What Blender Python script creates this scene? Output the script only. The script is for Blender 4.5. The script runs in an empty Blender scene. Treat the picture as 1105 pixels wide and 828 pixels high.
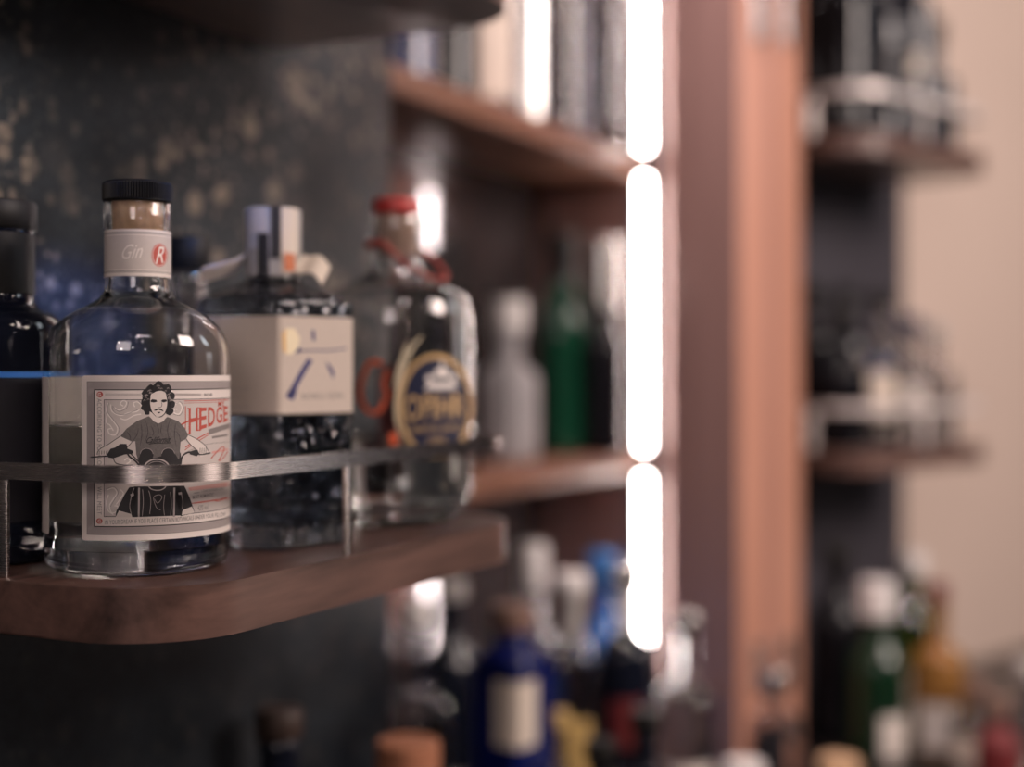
import bpy, bmesh, math, random
from mathutils import Vector, Matrix
random.seed(7)
S = bpy.context.scene
COL = S.collection
PI = math.pi

# ------------------------------------------------------------------ camera
ZC = 1.45                       # eye height
TH = math.radians(26.27)        # view turned towards the back bar
FPX = 1535.0                    # focal length in pixels of the 1105 x 828 frame (50 mm)
FX, FY = math.cos(TH), math.sin(TH)          # forward
RX, RY = math.sin(TH), -math.cos(TH)         # right
def W(X, Y, z=0.0):             # camera-frame metres -> world
    return Vector((X*RX + Y*FX, X*RY + Y*FY, ZC + z))
cam = bpy.data.cameras.new('camera')
camo = bpy.data.objects.new('camera', cam); COL.objects.link(camo)
camo.location = (0, 0, ZC)
camo.rotation_euler = (PI/2, 0, TH - PI/2)
cam.lens = 50; cam.sensor_width = 36; cam.sensor_fit = 'HORIZONTAL'
cam.shift_y = -14/1105
cam.clip_start = 0.02
cam.dof.use_dof = True; cam.dof.focus_distance = 0.668; cam.dof.aperture_fstop = 2.15
cam.dof.aperture_blades = 0
S.camera = camo

# ------------------------------------------------------------------ levels (world z)
Z_SH = ZC - .0973               # top of the middle shelves
T_SH = .025                     # board thickness
Z_UP = ZC + .259                # top of the upper shelves
Z_CT = ZC - .453                # counter top
PANEL = .615                    # y of the metal panel face

# ------------------------------------------------------------------ materials
def nodes(m):
    m.use_nodes = True
    nt = m.node_tree
    return nt, nt.nodes['Principled BSDF']
def mat(name, col, rough=.5, metal=0., trans=0., ior=1.45, coat=0., emit=None, estr=0., spec=.5, var=.0, vscale=60., bump=0.):
    m = bpy.data.materials.new(name)
    nt, b = nodes(m)
    c = (*col, 1)
    b.inputs['Base Color'].default_value = c
    b.inputs['Roughness'].default_value = rough
    b.inputs['Metallic'].default_value = metal
    b.inputs['Transmission Weight'].default_value = trans
    b.inputs['IOR'].default_value = ior
    b.inputs['Coat Weight'].default_value = coat
    b.inputs['Specular IOR Level'].default_value = spec
    if emit:
        b.inputs['Emission Color'].default_value = (*emit, 1)
        b.inputs['Emission Strength'].default_value = estr
    if var > 0 or bump > 0:
        tc = nt.nodes.new('ShaderNodeTexCoord')
        n = nt.nodes.new('ShaderNodeTexNoise'); n.inputs['Scale'].default_value = vscale; n.inputs['Detail'].default_value = 5
        nt.links.new(tc.outputs['Object'], n.inputs['Vector'])
        if var > 0:
            mx = nt.nodes.new('ShaderNodeMix'); mx.data_type = 'RGBA'
            mx.inputs[6].default_value = tuple(x*(1-var) for x in col) + (1,)
            mx.inputs[7].default_value = tuple(min(1, x*(1+var)) for x in col) + (1,)
            nt.links.new(n.outputs['Fac'], mx.inputs[0]); nt.links.new(mx.outputs[2], b.inputs['Base Color'])
        if bump > 0:
            bp = nt.nodes.new('ShaderNodeBump'); bp.inputs['Strength'].default_value = bump; bp.inputs['Distance'].default_value = .002
            nt.links.new(n.outputs['Fac'], bp.inputs['Height']); nt.links.new(bp.outputs['Normal'], b.inputs['Normal'])
    return m

def wood(name, dark, light, scale=(4, 60, 60), rough=.38, warp=2.5, coat=.1):
    m = bpy.data.materials.new(name)
    nt, b = nodes(m); L = nt.links.new
    tc = nt.nodes.new('ShaderNodeTexCoord')
    mp = nt.nodes.new('ShaderNodeMapping'); mp.inputs['Scale'].default_value = scale
    L(tc.outputs['Object'], mp.inputs['Vector'])
    n1 = nt.nodes.new('ShaderNodeTexNoise'); n1.inputs['Scale'].default_value = 1.0; n1.inputs['Detail'].default_value = 8; n1.inputs['Distortion'].default_value = warp
    n1.inputs['Roughness'].default_value = .62
    L(mp.outputs[0], n1.inputs['Vector'])
    n2 = nt.nodes.new('ShaderNodeTexNoise'); n2.inputs['Scale'].default_value = 6.0; n2.inputs['Detail'].default_value = 4
    L(mp.outputs[0], n2.inputs['Vector'])
    ad = nt.nodes.new('ShaderNodeMath'); ad.operation = 'MULTIPLY_ADD'; ad.inputs[1].default_value = .35
    L(n2.outputs['Fac'], ad.inputs[0]); L(n1.outputs['Fac'], ad.inputs[2])
    cr = nt.nodes.new('ShaderNodeValToRGB')
    e = cr.color_ramp.elements
    e[0].position = .42; e[0].color = (*dark, 1)
    e[1].position = .90; e[1].color = (*light, 1)
    L(ad.outputs[0], cr.inputs[0]); L(cr.outputs[0], b.inputs['Base Color'])
    b.inputs['Roughness'].default_value = rough
    b.inputs['Coat Weight'].default_value = coat; b.inputs['Coat Roughness'].default_value = .3
    bp = nt.nodes.new('ShaderNodeBump'); bp.inputs['Strength'].default_value = .12; bp.inputs['Distance'].default_value = .0006
    L(n2.outputs['Fac'], bp.inputs['Height']); L(bp.outputs['Normal'], b.inputs['Normal'])
    return m

def patina(name):
    m = bpy.data.materials.new(name)
    nt, b = nodes(m); L = nt.links.new
    N = nt.nodes.new
    tc0 = N('ShaderNodeTexCoord'); sx = N('ShaderNodeSeparateXYZ'); cx = N('ShaderNodeCombineXYZ')
    L(tc0.outputs['Object'], sx.inputs[0]); L(sx.outputs[0], cx.inputs[0]); L(sx.outputs[2], cx.inputs[1]); L(sx.outputs[1], cx.inputs[2])
    class TC: outputs = {'Object': cx.outputs[0]}
    tc = TC
    base = N('ShaderNodeTexNoise'); base.inputs['Scale'].default_value = 9; base.inputs['Detail'].default_value = 9; base.inputs['Roughness'].default_value = .65
    L(tc.outputs['Object'], base.inputs['Vector'])
    cr = N('ShaderNodeValToRGB'); e = cr.color_ramp.elements
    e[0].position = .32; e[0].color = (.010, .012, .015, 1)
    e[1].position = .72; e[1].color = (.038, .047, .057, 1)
    L(base.outputs['Fac'], cr.inputs[0])
    prev = cr.outputs[0]
    msk = N('ShaderNodeTexNoise'); msk.inputs['Scale'].default_value = 7; msk.inputs['Detail'].default_value = 2
    L(tc.outputs['Object'], msk.inputs['Vector'])
    for sc, thr, colr, amt in ((17, .42, (.17, .135, .115), .55), (34, .36, (.40, .31, .235), .66), (52, .36, (.44, .34, .26), .66), (88, .36, (.38, .30, .24), .5), (190, .40, (.34, .29, .25), .4)):
        dist = N('ShaderNodeTexNoise'); dist.inputs['Scale'].default_value = sc*1.3; dist.inputs['Detail'].default_value = 3
        L(tc.outputs['Object'], dist.inputs['Vector'])
        mm = N('ShaderNodeMix'); mm.data_type = 'VECTOR'; mm.inputs[0].default_value = .22/sc*1.0
        L(tc.outputs['Object'], mm.inputs[4]); L(dist.outputs['Color'], mm.inputs[5])
        v = N('ShaderNodeTexVoronoi'); v.voronoi_dimensions = '2D'; v.inputs['Scale'].default_value = sc; v.inputs['Randomness'].default_value = 1
        L(mm.outputs[1], v.inputs['Vector'])
        sp = N('ShaderNodeSeparateColor'); L(v.outputs['Color'], sp.inputs[0])
        # random radius per cell, many cells empty
        rad = N('ShaderNodeMapRange'); rad.inputs[1].default_value = .40; rad.inputs[2].default_value = 1; rad.inputs[3].default_value = 0; rad.inputs[4].default_value = thr
        L(sp.outputs[0], rad.inputs[0])
        sub = N('ShaderNodeMath'); sub.operation = 'SUBTRACT'
        L(rad.outputs[0], sub.inputs[0]); L(v.outputs['Distance'], sub.inputs[1])
        mr = N('ShaderNodeMapRange'); mr.inputs[1].default_value = 0; mr.inputs[2].default_value = .12; mr.inputs[3].default_value = 0; mr.inputs[4].default_value = amt
        L(sub.outputs[0], mr.inputs[0])
        mk = N('ShaderNodeMapRange'); mk.inputs[1].default_value = .38; mk.inputs[2].default_value = .54; mk.inputs[3].default_value = .2; mk.inputs[4].default_value = 1
        L(msk.outputs['Fac'], mk.inputs[0])
        hz = N('ShaderNodeMapRange'); hz.inputs[1].default_value = 1.28; hz.inputs[2].default_value = 1.50; hz.inputs[3].default_value = .12; hz.inputs[4].default_value = .9  # spots fade below the shelf: shade there painted into the colour
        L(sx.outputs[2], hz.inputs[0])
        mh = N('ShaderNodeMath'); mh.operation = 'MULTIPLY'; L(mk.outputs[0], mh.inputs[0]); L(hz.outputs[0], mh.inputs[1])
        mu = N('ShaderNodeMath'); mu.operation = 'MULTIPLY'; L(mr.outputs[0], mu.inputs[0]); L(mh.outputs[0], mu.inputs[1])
        mx = N('ShaderNodeMix'); mx.data_type = 'RGBA'; mx.inputs[7].default_value = (*colr, 1)
        L(mu.outputs[0], mx.inputs[0]); L(prev, mx.inputs[6]); prev = mx.outputs[2]
    # fine speckle
    fs = N('ShaderNodeTexNoise'); fs.inputs['Scale'].default_value = 420; fs.inputs['Detail'].default_value = 2
    L(tc.outputs['Object'], fs.inputs['Vector'])
    fm = N('ShaderNodeMapRange'); fm.inputs[1].default_value = .3; fm.inputs[2].default_value = .7; fm.inputs[3].default_value = .6; fm.inputs[4].default_value = 1.35
    L(fs.outputs['Fac'], fm.inputs[0])
    vm = N('ShaderNodeVectorMath'); vm.operation = 'SCALE'; L(prev, vm.inputs[0]); L(fm.outputs[0], vm.inputs['Scale'])
    L(vm.outputs[0], b.inputs['Base Color'])
    b.inputs['Metallic'].default_value = .35
    b.inputs['Coat Weight'].default_value = .10; b.inputs['Coat Roughness'].default_value = .25; b.inputs['Specular IOR Level'].default_value = .35
    rr = N('ShaderNodeMapRange'); rr.inputs[3].default_value = .26; rr.inputs[4].default_value = .50
    L(base.outputs['Fac'], rr.inputs[0]); L(rr.outputs[0], b.inputs['Roughness'])
    return m

def brushed(name, col=(.70, .63, .60), rough=.26):
    m = bpy.data.materials.new(name)
    nt, b = nodes(m); L = nt.links.new
    tc = nt.nodes.new('ShaderNodeTexCoord')
    mp = nt.nodes.new('ShaderNodeMapping'); mp.inputs['Scale'].default_value = (40, 40, 2600)
    n = nt.nodes.new('ShaderNodeTexNoise'); n.inputs['Scale'].default_value = 1; n.inputs['Detail'].default_value = 3
    L(tc.outputs['Object'], mp.inputs['Vector']); L(mp.outputs[0], n.inputs['Vector'])
    r = nt.nodes.new('ShaderNodeMapRange'); r.inputs[3].default_value = rough-.05; r.inputs[4].default_value = rough+.06
    L(n.outputs['Fac'], r.inputs[0]); L(r.outputs[0], b.inputs['Roughness'])
    b.inputs['Base Color'].default_value = (*col, 1); b.inputs['Metallic'].default_value = 1
    b.inputs['Anisotropic'].default_value = .85; b.inputs['Anisotropic Rotation'].default_value = .25
    tg = nt.nodes.new('ShaderNodeTangent'); tg.direction_type = 'RADIAL'; tg.axis = 'Z'
    L(tg.outputs[0], b.inputs['Tangent'])
    return m

M = {}
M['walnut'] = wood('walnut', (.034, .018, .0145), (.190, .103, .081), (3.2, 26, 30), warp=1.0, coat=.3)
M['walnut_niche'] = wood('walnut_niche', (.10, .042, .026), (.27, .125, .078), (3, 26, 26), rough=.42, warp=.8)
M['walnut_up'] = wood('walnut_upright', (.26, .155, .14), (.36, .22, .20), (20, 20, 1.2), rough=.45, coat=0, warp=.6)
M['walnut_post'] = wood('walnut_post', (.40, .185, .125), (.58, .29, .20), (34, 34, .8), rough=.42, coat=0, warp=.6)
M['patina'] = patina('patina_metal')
M['steel'] = brushed('brushed_steel')
M['steel_glint'] = mat('steel_painted_glint', (.80, .72, .69), .38, metal=.35)  # paler steel: bright reflections on the far rails painted into the colour
M['panel_far'] = mat('far_panel_paint', (.055, .050, .060), .45, var=.25, vscale=14)
M['beige'] = mat('beige_plaster', (.60, .475, .405), .85, var=.06, vscale=3, bump=.05)
M['lacquer'] = mat('dark_lacquer', (.15, .135, .14), .07, metal=.8, var=.15, vscale=5)
M['counter'] = mat('dark_stone', (.016, .013, .013), .30, var=.4, vscale=50)
M['floor'] = mat('floor_boards', (.06, .04, .03), .5, var=.3, vscale=6)
M['ceil'] = mat('dark_ceiling', (.05, .045, .045), .8, var=.1, vscale=4)
M['led'] = mat('led_diffuser', (1, 1, 1), .5, emit=(1.0, .90, .86), estr=50)
M['glass'] = mat('clear_glass', (.985, .99, .985), .0, trans=1, ior=1.46)
M['glass_grey'] = mat('grey_glass', (.80, .80, .82), .0, trans=1, ior=1.46)
M['glass_green'] = mat('green_glass', (.04, .26, .12), .0, trans=1, ior=1.46)
M['glass_dkgreen'] = mat('dark_green_glass', (.004, .024, .010), .05, coat=.6)
M['glass_olive'] = mat('olive_glass', (.20, .30, .08), .0, trans=1, ior=1.46)
M['glass_blue'] = mat('cobalt_glass', (.004, .010, .095), .08, coat=.6)
M['glass_sky'] = mat('sky_blue_glass', (.015, .13, .46), .08, coat=.6)
M['glass_amber'] = mat('amber_glass', (.66, .36, .10), .0, trans=1, ior=1.46)
M['green_solid'] = mat('bottle_green_glass', (.007, .058, .030), .08, coat=.3)
M['glass_frost'] = mat('cloudy_glass', (.80, .78, .79), .28, trans=.7, ior=1.3)
M['amber_solid'] = mat('amber_bottle_glass', (.26, .125, .035), .1, coat=.3)
M['glass_black'] = mat('black_glass', (.006, .006, .008), .10, coat=.1, spec=.4)
M['glass_midnight'] = mat('midnight_glass', (.006, .008, .016), .07, coat=.25)
M['glass_emboss'] = None
M['liquid'] = mat('clear_spirit', (.97, .985, .965), .0, trans=1, ior=1.34)
M['liquid_dark'] = mat('dim_spirit', (.62, .66, .72), .0, trans=1, ior=1.34)
M['liquid_amber'] = mat('amber_spirit', (.72, .33, .07), .0, trans=1, ior=1.34)
M['cork'] = mat('cork', (.62, .40, .24), .75, var=.28, vscale=260)
M['cork_orange'] = mat('orange_cork', (.40, .16, .085), .7, var=.3, vscale=160)
M['cap_black'] = mat('black_cap', (.009, .008, .007), .5, spec=.3)
M['cap_white'] = mat('white_cap', (.80, .76, .74), .35)
M['cap_grey'] = mat('grey_foil', (.46, .43, .41), .42, var=.1, vscale=120)
M['cap_red'] = mat('red_cap', (.42, .035, .030), .35)
M['cap_maroon'] = mat('maroon_cap', (.14, .022, .024), .4)
M['cap_silver'] = mat('silver_cap', (.72, .70, .68), .25, metal=1)
M['cap_blue'] = mat('blue_cap', (.02, .15, .44), .4)
M['cap_navy'] = mat('navy_cap', (.02, .03, .09), .4)
M['cap_brown'] = mat('brown_cap', (.22, .13, .10), .6)
M['cap_umber'] = mat('umber_cap', (.05, .03, .024), .5)
M['paper'] = mat('label_paper', (.80, .715, .665), .6, var=.03, vscale=300)
M['paper_pale'] = mat('pale_label', (.78, .70, .64), .6, var=.05, vscale=90)
M['paper_cream'] = mat('cream_label', (.72, .62, .52), .65, var=.05, vscale=200)
M['paper_kraft'] = mat('washi_label', (.60, .51, .44), .75, var=.07, vscale=420, bump=.1)
M['ink_grey'] = mat('grey_ink', (.43, .375, .36), .6)
M['ink_hatch'] = mat('hatch_ink', (.25, .21, .205), .6)
M['ink_tint'] = mat('tint_ink', (.60, .53, .495), .6, var=.05, vscale=500)
M['ink_black'] = mat('black_ink', (.022, .020, .022), .55)
M['ink_shirt'] = mat('shirt_ink', (.135, .120, .115), .6, var=.35, vscale=900)
M['ink_mid'] = mat('mid_ink', (.24, .21, .20), .6)
M['ink_red'] = mat('red_ink', (.50, .085, .060), .55)
M['ink_pink'] = mat('pink_ink', (.66, .36, .32), .6)
M['ink_white'] = mat('white_ink', (.86, .79, .74), .6)
M['ink_skin'] = mat('skin_ink', (.72, .64, .59), .6)
M['ink_navy'] = mat('navy_ink', (.016, .020, .050), .4)
M['ink_blue'] = mat('brush_blue_ink', (.055, .055, .17), .6, var=.5, vscale=300)
M['ink_gold'] = mat('gold_ink', (.78, .52, .25), .35, metal=.45)
M['ink_goldpale'] = mat('pale_gold_ink', (.86, .74, .52), .4, metal=.2)
M['ink_orange'] = mat('orange_ink', (.80, .13, .045), .5)
M['label_yellow'] = mat('yellow_label', (.56, .37, .13), .5, var=.1, vscale=90)
M['label_skyblue'] = mat('blue_label', (.035, .11, .33), .5, var=.1, vscale=90)
M['label_dark'] = mat('dark_label', (.016, .015, .020), .5, var=.2, vscale=90)
M['label_red'] = mat('red_label', (.15, .018, .02), .5, var=.1, vscale=90)
M['blue_band'] = mat('bright_blue_band', (.06, .26, .75), .35)

def emboss_mat():
    m = bpy.data.materials.new('embossed_glass')
    nt, b = nodes(m); L = nt.links.new
    b.inputs['Base Color'].default_value = (.50, .53, .58, 1); b.inputs['Roughness'].default_value = .02
    b.inputs['Transmission Weight'].default_value = 1; b.inputs['IOR'].default_value = 1.46
    tc = nt.nodes.new('ShaderNodeTexCoord')
    v = nt.nodes.new('ShaderNodeTexVoronoi'); v.inputs['Scale'].default_value = 150; v.feature = 'SMOOTH_F1'
    L(tc.outputs['Object'], v.inputs['Vector'])
    bp = nt.nodes.new('ShaderNodeBump'); bp.inputs['Strength'].default_value = .8; bp.inputs['Distance'].default_value = .0022
    L(v.outputs['Distance'], bp.inputs['Height']); L(bp.outputs['Normal'], b.inputs['Normal'])
    return m
M['glass_emboss'] = emboss_mat()

# ------------------------------------------------------------------ object helpers
def link(name, bm, m, parent=None, smooth=True, loc=None, angle=40, slots=None):
    bmesh.ops.recalc_face_normals(bm, faces=bm.faces)
    me = bpy.data.meshes.new(name); bm.to_mesh(me); bm.free()
    for mm in (slots or [m]): me.materials.append(mm)
    if smooth:
        me.shade_smooth() if angle is None else me.set_sharp_from_angle(angle=math.radians(angle))
    o = bpy.data.objects.new(name, me); COL.objects.link(o)
    if parent: o.parent = parent
    if loc is not None: o.location = loc
    return o
def thing(name, label, cat, loc, rz=0, group=None):
    o = bpy.data.objects.new(name, None); COL.objects.link(o)
    o.empty_display_size = .03
    o.location = loc; o.rotation_euler = (0, 0, rz)
    o['label'] = label; o['category'] = cat
    if group: o['group'] = group
    return o
def tag(o, label, cat, group=None):
    o['label'] = label; o['category'] = cat
    if group: o['group'] = group
    return o
def struct(name, bm, m, **k):
    o = link(name, bm, m, **k); o['kind'] = 'structure'; return o
def box_bm(x0, x1, y0, y1, z0, z1, bev=0, bm=None):
    bm2 = bmesh.new()
    bmesh.ops.create_cube(bm2, size=1)
    for v in bm2.verts:
        v.co = ((x0+x1)/2 + v.co.x*(x1-x0), (y0+y1)/2 + v.co.y*(y1-y0), (z0+z1)/2 + v.co.z*(z1-z0))
    if bev: bmesh.ops.bevel(bm2, geom=bm2.edges[:], offset=bev, segments=3, affect='EDGES', profile=.5)
    if bm is None: return bm2
    me = bpy.data.meshes.new('t'); bm2.to_mesh(me); bm2.free(); bm.from_mesh(me); bpy.data.meshes.remove(me)
    return bm
def prism_bm(pts, z0, z1, bev=0):
    bm = bmesh.new()
    lo = [bm.verts.new((x, y, z0)) for x, y in pts]; hi = [bm.verts.new((x, y, z1)) for x, y in pts]
    bm.faces.new(lo[::-1]); bm.faces.new(hi)
    n = len(pts)
    for i in range(n): bm.faces.new((lo[i], lo[(i+1) % n], hi[(i+1) % n], hi[i]))
    if bev:
        ed = [e for e in bm.edges if abs(e.verts[0].co.z - e.verts[1].co.z) < 1e-6]
        bmesh.ops.bevel(bm, geom=ed, offset=bev, segments=3, affect='EDGES', profile=.5)
    return bm
def lathe_bm(prof, seg=48, shape=None, bm=None):
    """prof: (r, z) list.  shape(theta, z) scales the radius."""
    bm = bm or bmesh.new()
    rings = []
    for r, z in prof:
        if r < 1e-6: rings.append([bm.verts.new((0, 0, z))])
        else:
            rings.append([bm.verts.new((r*(shape(2*PI*k/seg, z) if shape else 1)*math.cos(2*PI*k/seg),
                                        r*(shape(2*PI*k/seg, z) if shape else 1)*math.sin(2*PI*k/seg), z)) for k in range(seg)])
    for a, b in zip(rings, rings[1:]):
        if len(a) == 1 and len(b) == 1: continue
        for k in range(seg):
            k2 = (k+1) % seg
            if len(a) == 1: bm.faces.new((a[0], b[k2], b[k]))
            elif len(b) == 1: bm.faces.new((a[k], a[k2], b[0]))
            else: bm.faces.new((a[k], a[k2], b[k2], b[k]))
    return bm
def chaikin(p, it=2):
    for _ in range(it):
        q = [p[0]]
        for a, b in zip(p, p[1:]):
            q.append((a[0]*.75+b[0]*.25, a[1]*.75+b[1]*.25)); q.append((a[0]*.25+b[0]*.75, a[1]*.25+b[1]*.75))
        q.append(p[-1]); p = q
    return p
def tube_bm(pts, r, seg=8, bm=None, closed=False):
    bm = bm or bmesh.new(); rings = []
    n = len(pts)
    for i, p in enumerate(pts):
        p = Vector(p)
        t = (Vector(pts[(i+1) % n if closed else min(i+1, n-1)]) - Vector(pts[(i-1) % n if closed else max(i-1, 0)])).normalized()
        up = Vector((0, 0, 1)) if abs(t.z) < .9 else Vector((1, 0, 0))
        a = t.cross(up).normalized(); b = a.cross(t)
        rr = r[i] if isinstance(r, (list, tuple)) else r
        rings.append([bm.verts.new(p + a*rr*math.cos(2*PI*k/seg) + b*rr*math.sin(2*PI*k/seg)) for k in range(seg)])
    m = n if closed else n-1
    for i in range(m):
        A, B = rings[i], rings[(i+1) % n]
        for k in range(seg): bm.faces.new((A[k], A[(k+1) % seg], B[(k+1) % seg], B[k]))
    if not closed: bm.faces.new(rings[0][::-1]); bm.faces.new(rings[-1])
    return bm
def patch_bm(R, a0, a1, z0, z1, n=None, shape=None, thick=0):
    """curved sheet on a cylinder, angles in local frame"""
    n = n or max(3, int(abs(a1-a0)/.06)); bm = bmesh.new(); rows = []
    for i in range(n+1):
        a = a0 + (a1-a0)*i/n
        k = shape(a) if shape else 1
        rows.append((bm.verts.new((R*k*math.cos(a), R*k*math.sin(a), z0)), bm.verts.new((R*k*math.cos(a), R*k*math.sin(a), z1))))
    for A, B in zip(rows, rows[1:]): bm.faces.new((A[0], B[0], B[1], A[1]))
    return bm

def refine(p, step=.008):
    q = [p[0]]
    for a, b in zip(p, p[1:]):
        n = max(1, int(max(abs(b[0]-a[0]), abs(b[1]-a[1]))/step))
        for i in range(1, n+1): q.append((a[0]+(b[0]-a[0])*i/n, a[1]+(b[1]-a[1])*i/n))
    return q
def shell_profile(outer, wall, base):
    """outer runs from foot to lip; adds the inner wall back down to the floor of the bottle"""
    outer = refine(outer)
    inn = [(max(r-wall, .002), z) for r, z in outer if z > base]
    r0 = inn[0][0]
    bottom = [(0, base), (r0*.55, base-.0003), (r0*.9, base+.0012)]
    lo = [p for p in inn if p[1] > base+.003]
    return [(0, .0022), (outer[0][0]*.6, .0018)] + outer + lo[::-1] + bottom[::-1]
def liquid_profile(outer, wall, base, level, over=.0003):
    outer = refine(outer)
    inn = [(max(r-wall+over, .002), z) for r, z in outer if base+.003 < z < level]
    r0 = inn[0][0]
    return [(0, base-over), (r0*.9, base+.001)] + inn + [(inn[-1][0], level), (inn[-1][0]-.001, level-.0006), (0, level-.0006)]

# ------------------------------------------------------------------ the room
struct('floor', box_bm(-3, 5, -3.5, 2.5, -.05, 0), M['floor'], smooth=False)
struct('ceiling', box_bm(-3, 5, -3.5, 2.5, 2.9, 2.95), M['ceil'], smooth=False)
NT0, NT1 = 1.017, 1.595         # niche from / to
NBACK = .757
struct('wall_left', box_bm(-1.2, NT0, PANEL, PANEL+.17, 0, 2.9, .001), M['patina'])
struct('wall_back', box_bm(NT0, NT1+.03, NBACK, NBACK+.028, 0, 2.9), M['lacquer'], smooth=False)
# inner right side of the niche
struct('trim_1', box_bm(NT1+.004, NT1+.030, .6185, NBACK, Z_CT, 2.9, .001), M['walnut_up'])

# far bay, turned 20 degrees : local x along the bay, local y into its wall
C0 = W(.418, 1.68); RC = -math.radians(19.73)
def CL(k, m, z=None):           # far-bay coordinates -> world
    v = Vector((C0.x + k*math.cos(RC) - m*math.sin(RC), C0.y + k*math.sin(RC) + m*math.cos(RC), 0))
    v.z = z if z is not None else 0
    return v
DC, LC = .18, .325
def cbox(name, k0, k1, m0, m1, z0, z1, m, bev=0, st=True):
    o = link(name, box_bm(k0, k1, m0, m1, z0, z1, bev), m)
    o.location = (C0.x, C0.y, 0); o.rotation_euler = (0, 0, RC)
    if st: o['kind'] = 'structure'
    return o
cbox('wall_far', -.085, .388, DC, DC+.02, 0, 2.9, M['panel_far'], .001)
cbox('wall_right', .389, 3.0, DC+.004, DC+.05, 0, 2.9, M['beige'])
# the post at the bend : nearest corner seen at x=797
P = W(.251, 1.575)
dP = Vector((P.x-C0.x, P.y-C0.y)); kP = dP.x*math.cos(RC)+dP.y*math.sin(RC); mP = -dP.x*math.sin(RC)+dP.y*math.cos(RC)
o = cbox('trim_2', kP, kP+.120, mP, mP+.103, 0, 2.9, M['walnut_post'], .002)
cbox('trim_4', kP+.035, kP+.119, mP+.1035, DC-.0005, 0, 2.9, M['walnut_up'])
# lit front and shaded side painted as two wood colours; two shallow strips face the room
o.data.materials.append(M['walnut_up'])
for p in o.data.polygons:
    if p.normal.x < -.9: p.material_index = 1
o2 = cbox('trim_3', kP+.058, kP+.064, mP-.0015, mP+.001, Z_CT, 2.9, M['walnut_up'])
# steel plates at the head and foot of the post
for i, (k, z, lab) in enumerate(((.036, .40, 'left small steel clip high on the front of the walnut post'), (.090, .405, 'right small steel clip high on the front of the walnut post'),
                         (.036, -.335, 'left small steel clip low on the walnut post above the counter bottles'), (.090, -.335, 'right small steel clip low on the walnut post above the counter bottles'))):
    t = thing('steel_clip', lab, 'clip', CL(kP+k, mP-.0003, ZC+z), RC, 'steel clips on the walnut post')
    link('clip_plate', box_bm(-.010, .010, -.003, 0, -.030, .030 if z < 0 else .09, .001), M['steel'], t)
    bm = bmesh.new(); lathe_bm([(0, 0), (.004, 0), (.004, .0022), (0, .003)], 16, bm=bm)
    bmesh.ops.transform(bm, matrix=Matrix.Translation((0, -.003, -.012)) @ Matrix.Rotation(PI/2, 4, 'X'), verts=bm.verts)
    link('screw', bm, M['cap_silver'], t)

# counter
pts = [(-1.0, .30), (1.25, .30), (1.40, .26)] + [tuple(CL(k, m).xy) for k, m in ((-.12, -.30), (1.6, -.30), (1.6, DC), (kP+.13, DC), (kP+.13, mP-.002), (kP-.002, mP-.002))] + [(NT1+.001, .61), (NT1+.001, NBACK-.001), (NT0+.003, NBACK-.001), (NT0+.003, PANEL-.003), (-1.0, PANEL-.003)]
ct = link('bar_counter', prism_bm(pts, Z_CT-.04, Z_CT), M['counter'], smooth=True)
tag(ct, 'dark polished counter top carrying the lowest row of bottles', 'counter')
struct('wall_counter', prism_bm([(x, y+.03) if y < .5 else (x, y) for x, y in pts], .0, Z_CT-.0405), M['counter'], smooth=False)

# ------------------------------------------------------------------ shelves
def rrect(L, D, R, n=10, inset=0):
    """outline from back-left round the two front corners to back-right (front is y=0)"""
    p = [(inset, D)]
    r = R-inset
    for i in range(n+1):
        a = PI + (PI/2)*i/n; p.append((R + r*math.cos(a), R + r*math.sin(a)))
    for i in range(n+1):
        a = 1.5*PI + (PI/2)*i/n; p.append((L-R + r*math.cos(a), R + r*math.sin(a)))
    p.append((L-inset, D)); return p
def rail_bm(path, w, z0, z1):
    bm = bmesh.new(); rows = []
    n = len(path)
    for i, (x, y) in enumerate(path):
        a = Vector(path[max(i-1, 0)]); b = Vector(path[min(i+1, n-1)]); t = (b-a).normalized(); nn = Vector((t.y, -t.x))
        p = Vector((x, y))
        rows.append([bm.verts.new((*(p+nn*w/2), z0)), bm.verts.new((*(p+nn*w/2), z1)), bm.verts.new((*(p-nn*w/2), z1)), bm.verts.new((*(p-nn*w/2), z0))])
    for A, B in zip(rows, rows[1:]):
        for k in range(4): bm.faces.new((A[k], A[(k+1) % 4], B[(k+1) % 4], B[k]))
    bm.faces.new(rows[0]); bm.faces.new(rows[-1][::-1])
    ed = [e for e in bm.edges if abs(e.verts[0].co.z-e.verts[1].co.z) < 1e-7 and len(e.link_faces) == 2 and e.calc_face_angle(0) > 1]
    bmesh.ops.bevel(bm, geom=ed, offset=.0004, segments=2, affect='EDGES')
    return bm
def bar_shelf(label, loc, rz, L, D, posts, rail=True, group='walnut shelves with steel gallery rails', R=.055, steel='steel', pw=.0029):
    t = thing('bar_shelf', label, 'shelf', loc, rz, group)
    link('shelf_board', prism_bm(rrect(L, D, R), -T_SH, 0, .0016), M['walnut'], t)
    if rail:
        link('gallery_rail', rail_bm(rrect(L, D, R, 16, .005), .0026, .0465, .0545 if pw < .003 else .0565), M[steel], t)
        for x, y, rz2 in posts:
            o = link('rail_post', box_bm(-pw, pw, -.0013, .0013, 0.0, .0465, .0004), M[steel], t)
            o.location = (x, y, 0); o.rotation_euler = (0, 0, rz2)
    return t
AL, AT, AQ = .487, .857, .407   # left end, right end, front of the near shelf
LA, DA = AT-AL, PANEL-AQ-.0005
bar_shelf('walnut shelf in the foreground with a steel rail around three bottles', (AL, AQ, Z_SH), 0, LA, DA,
          [(.153, .0065, 0), (.0065, .103, PI/2), (LA-.0065, .125, PI/2)])
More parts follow.
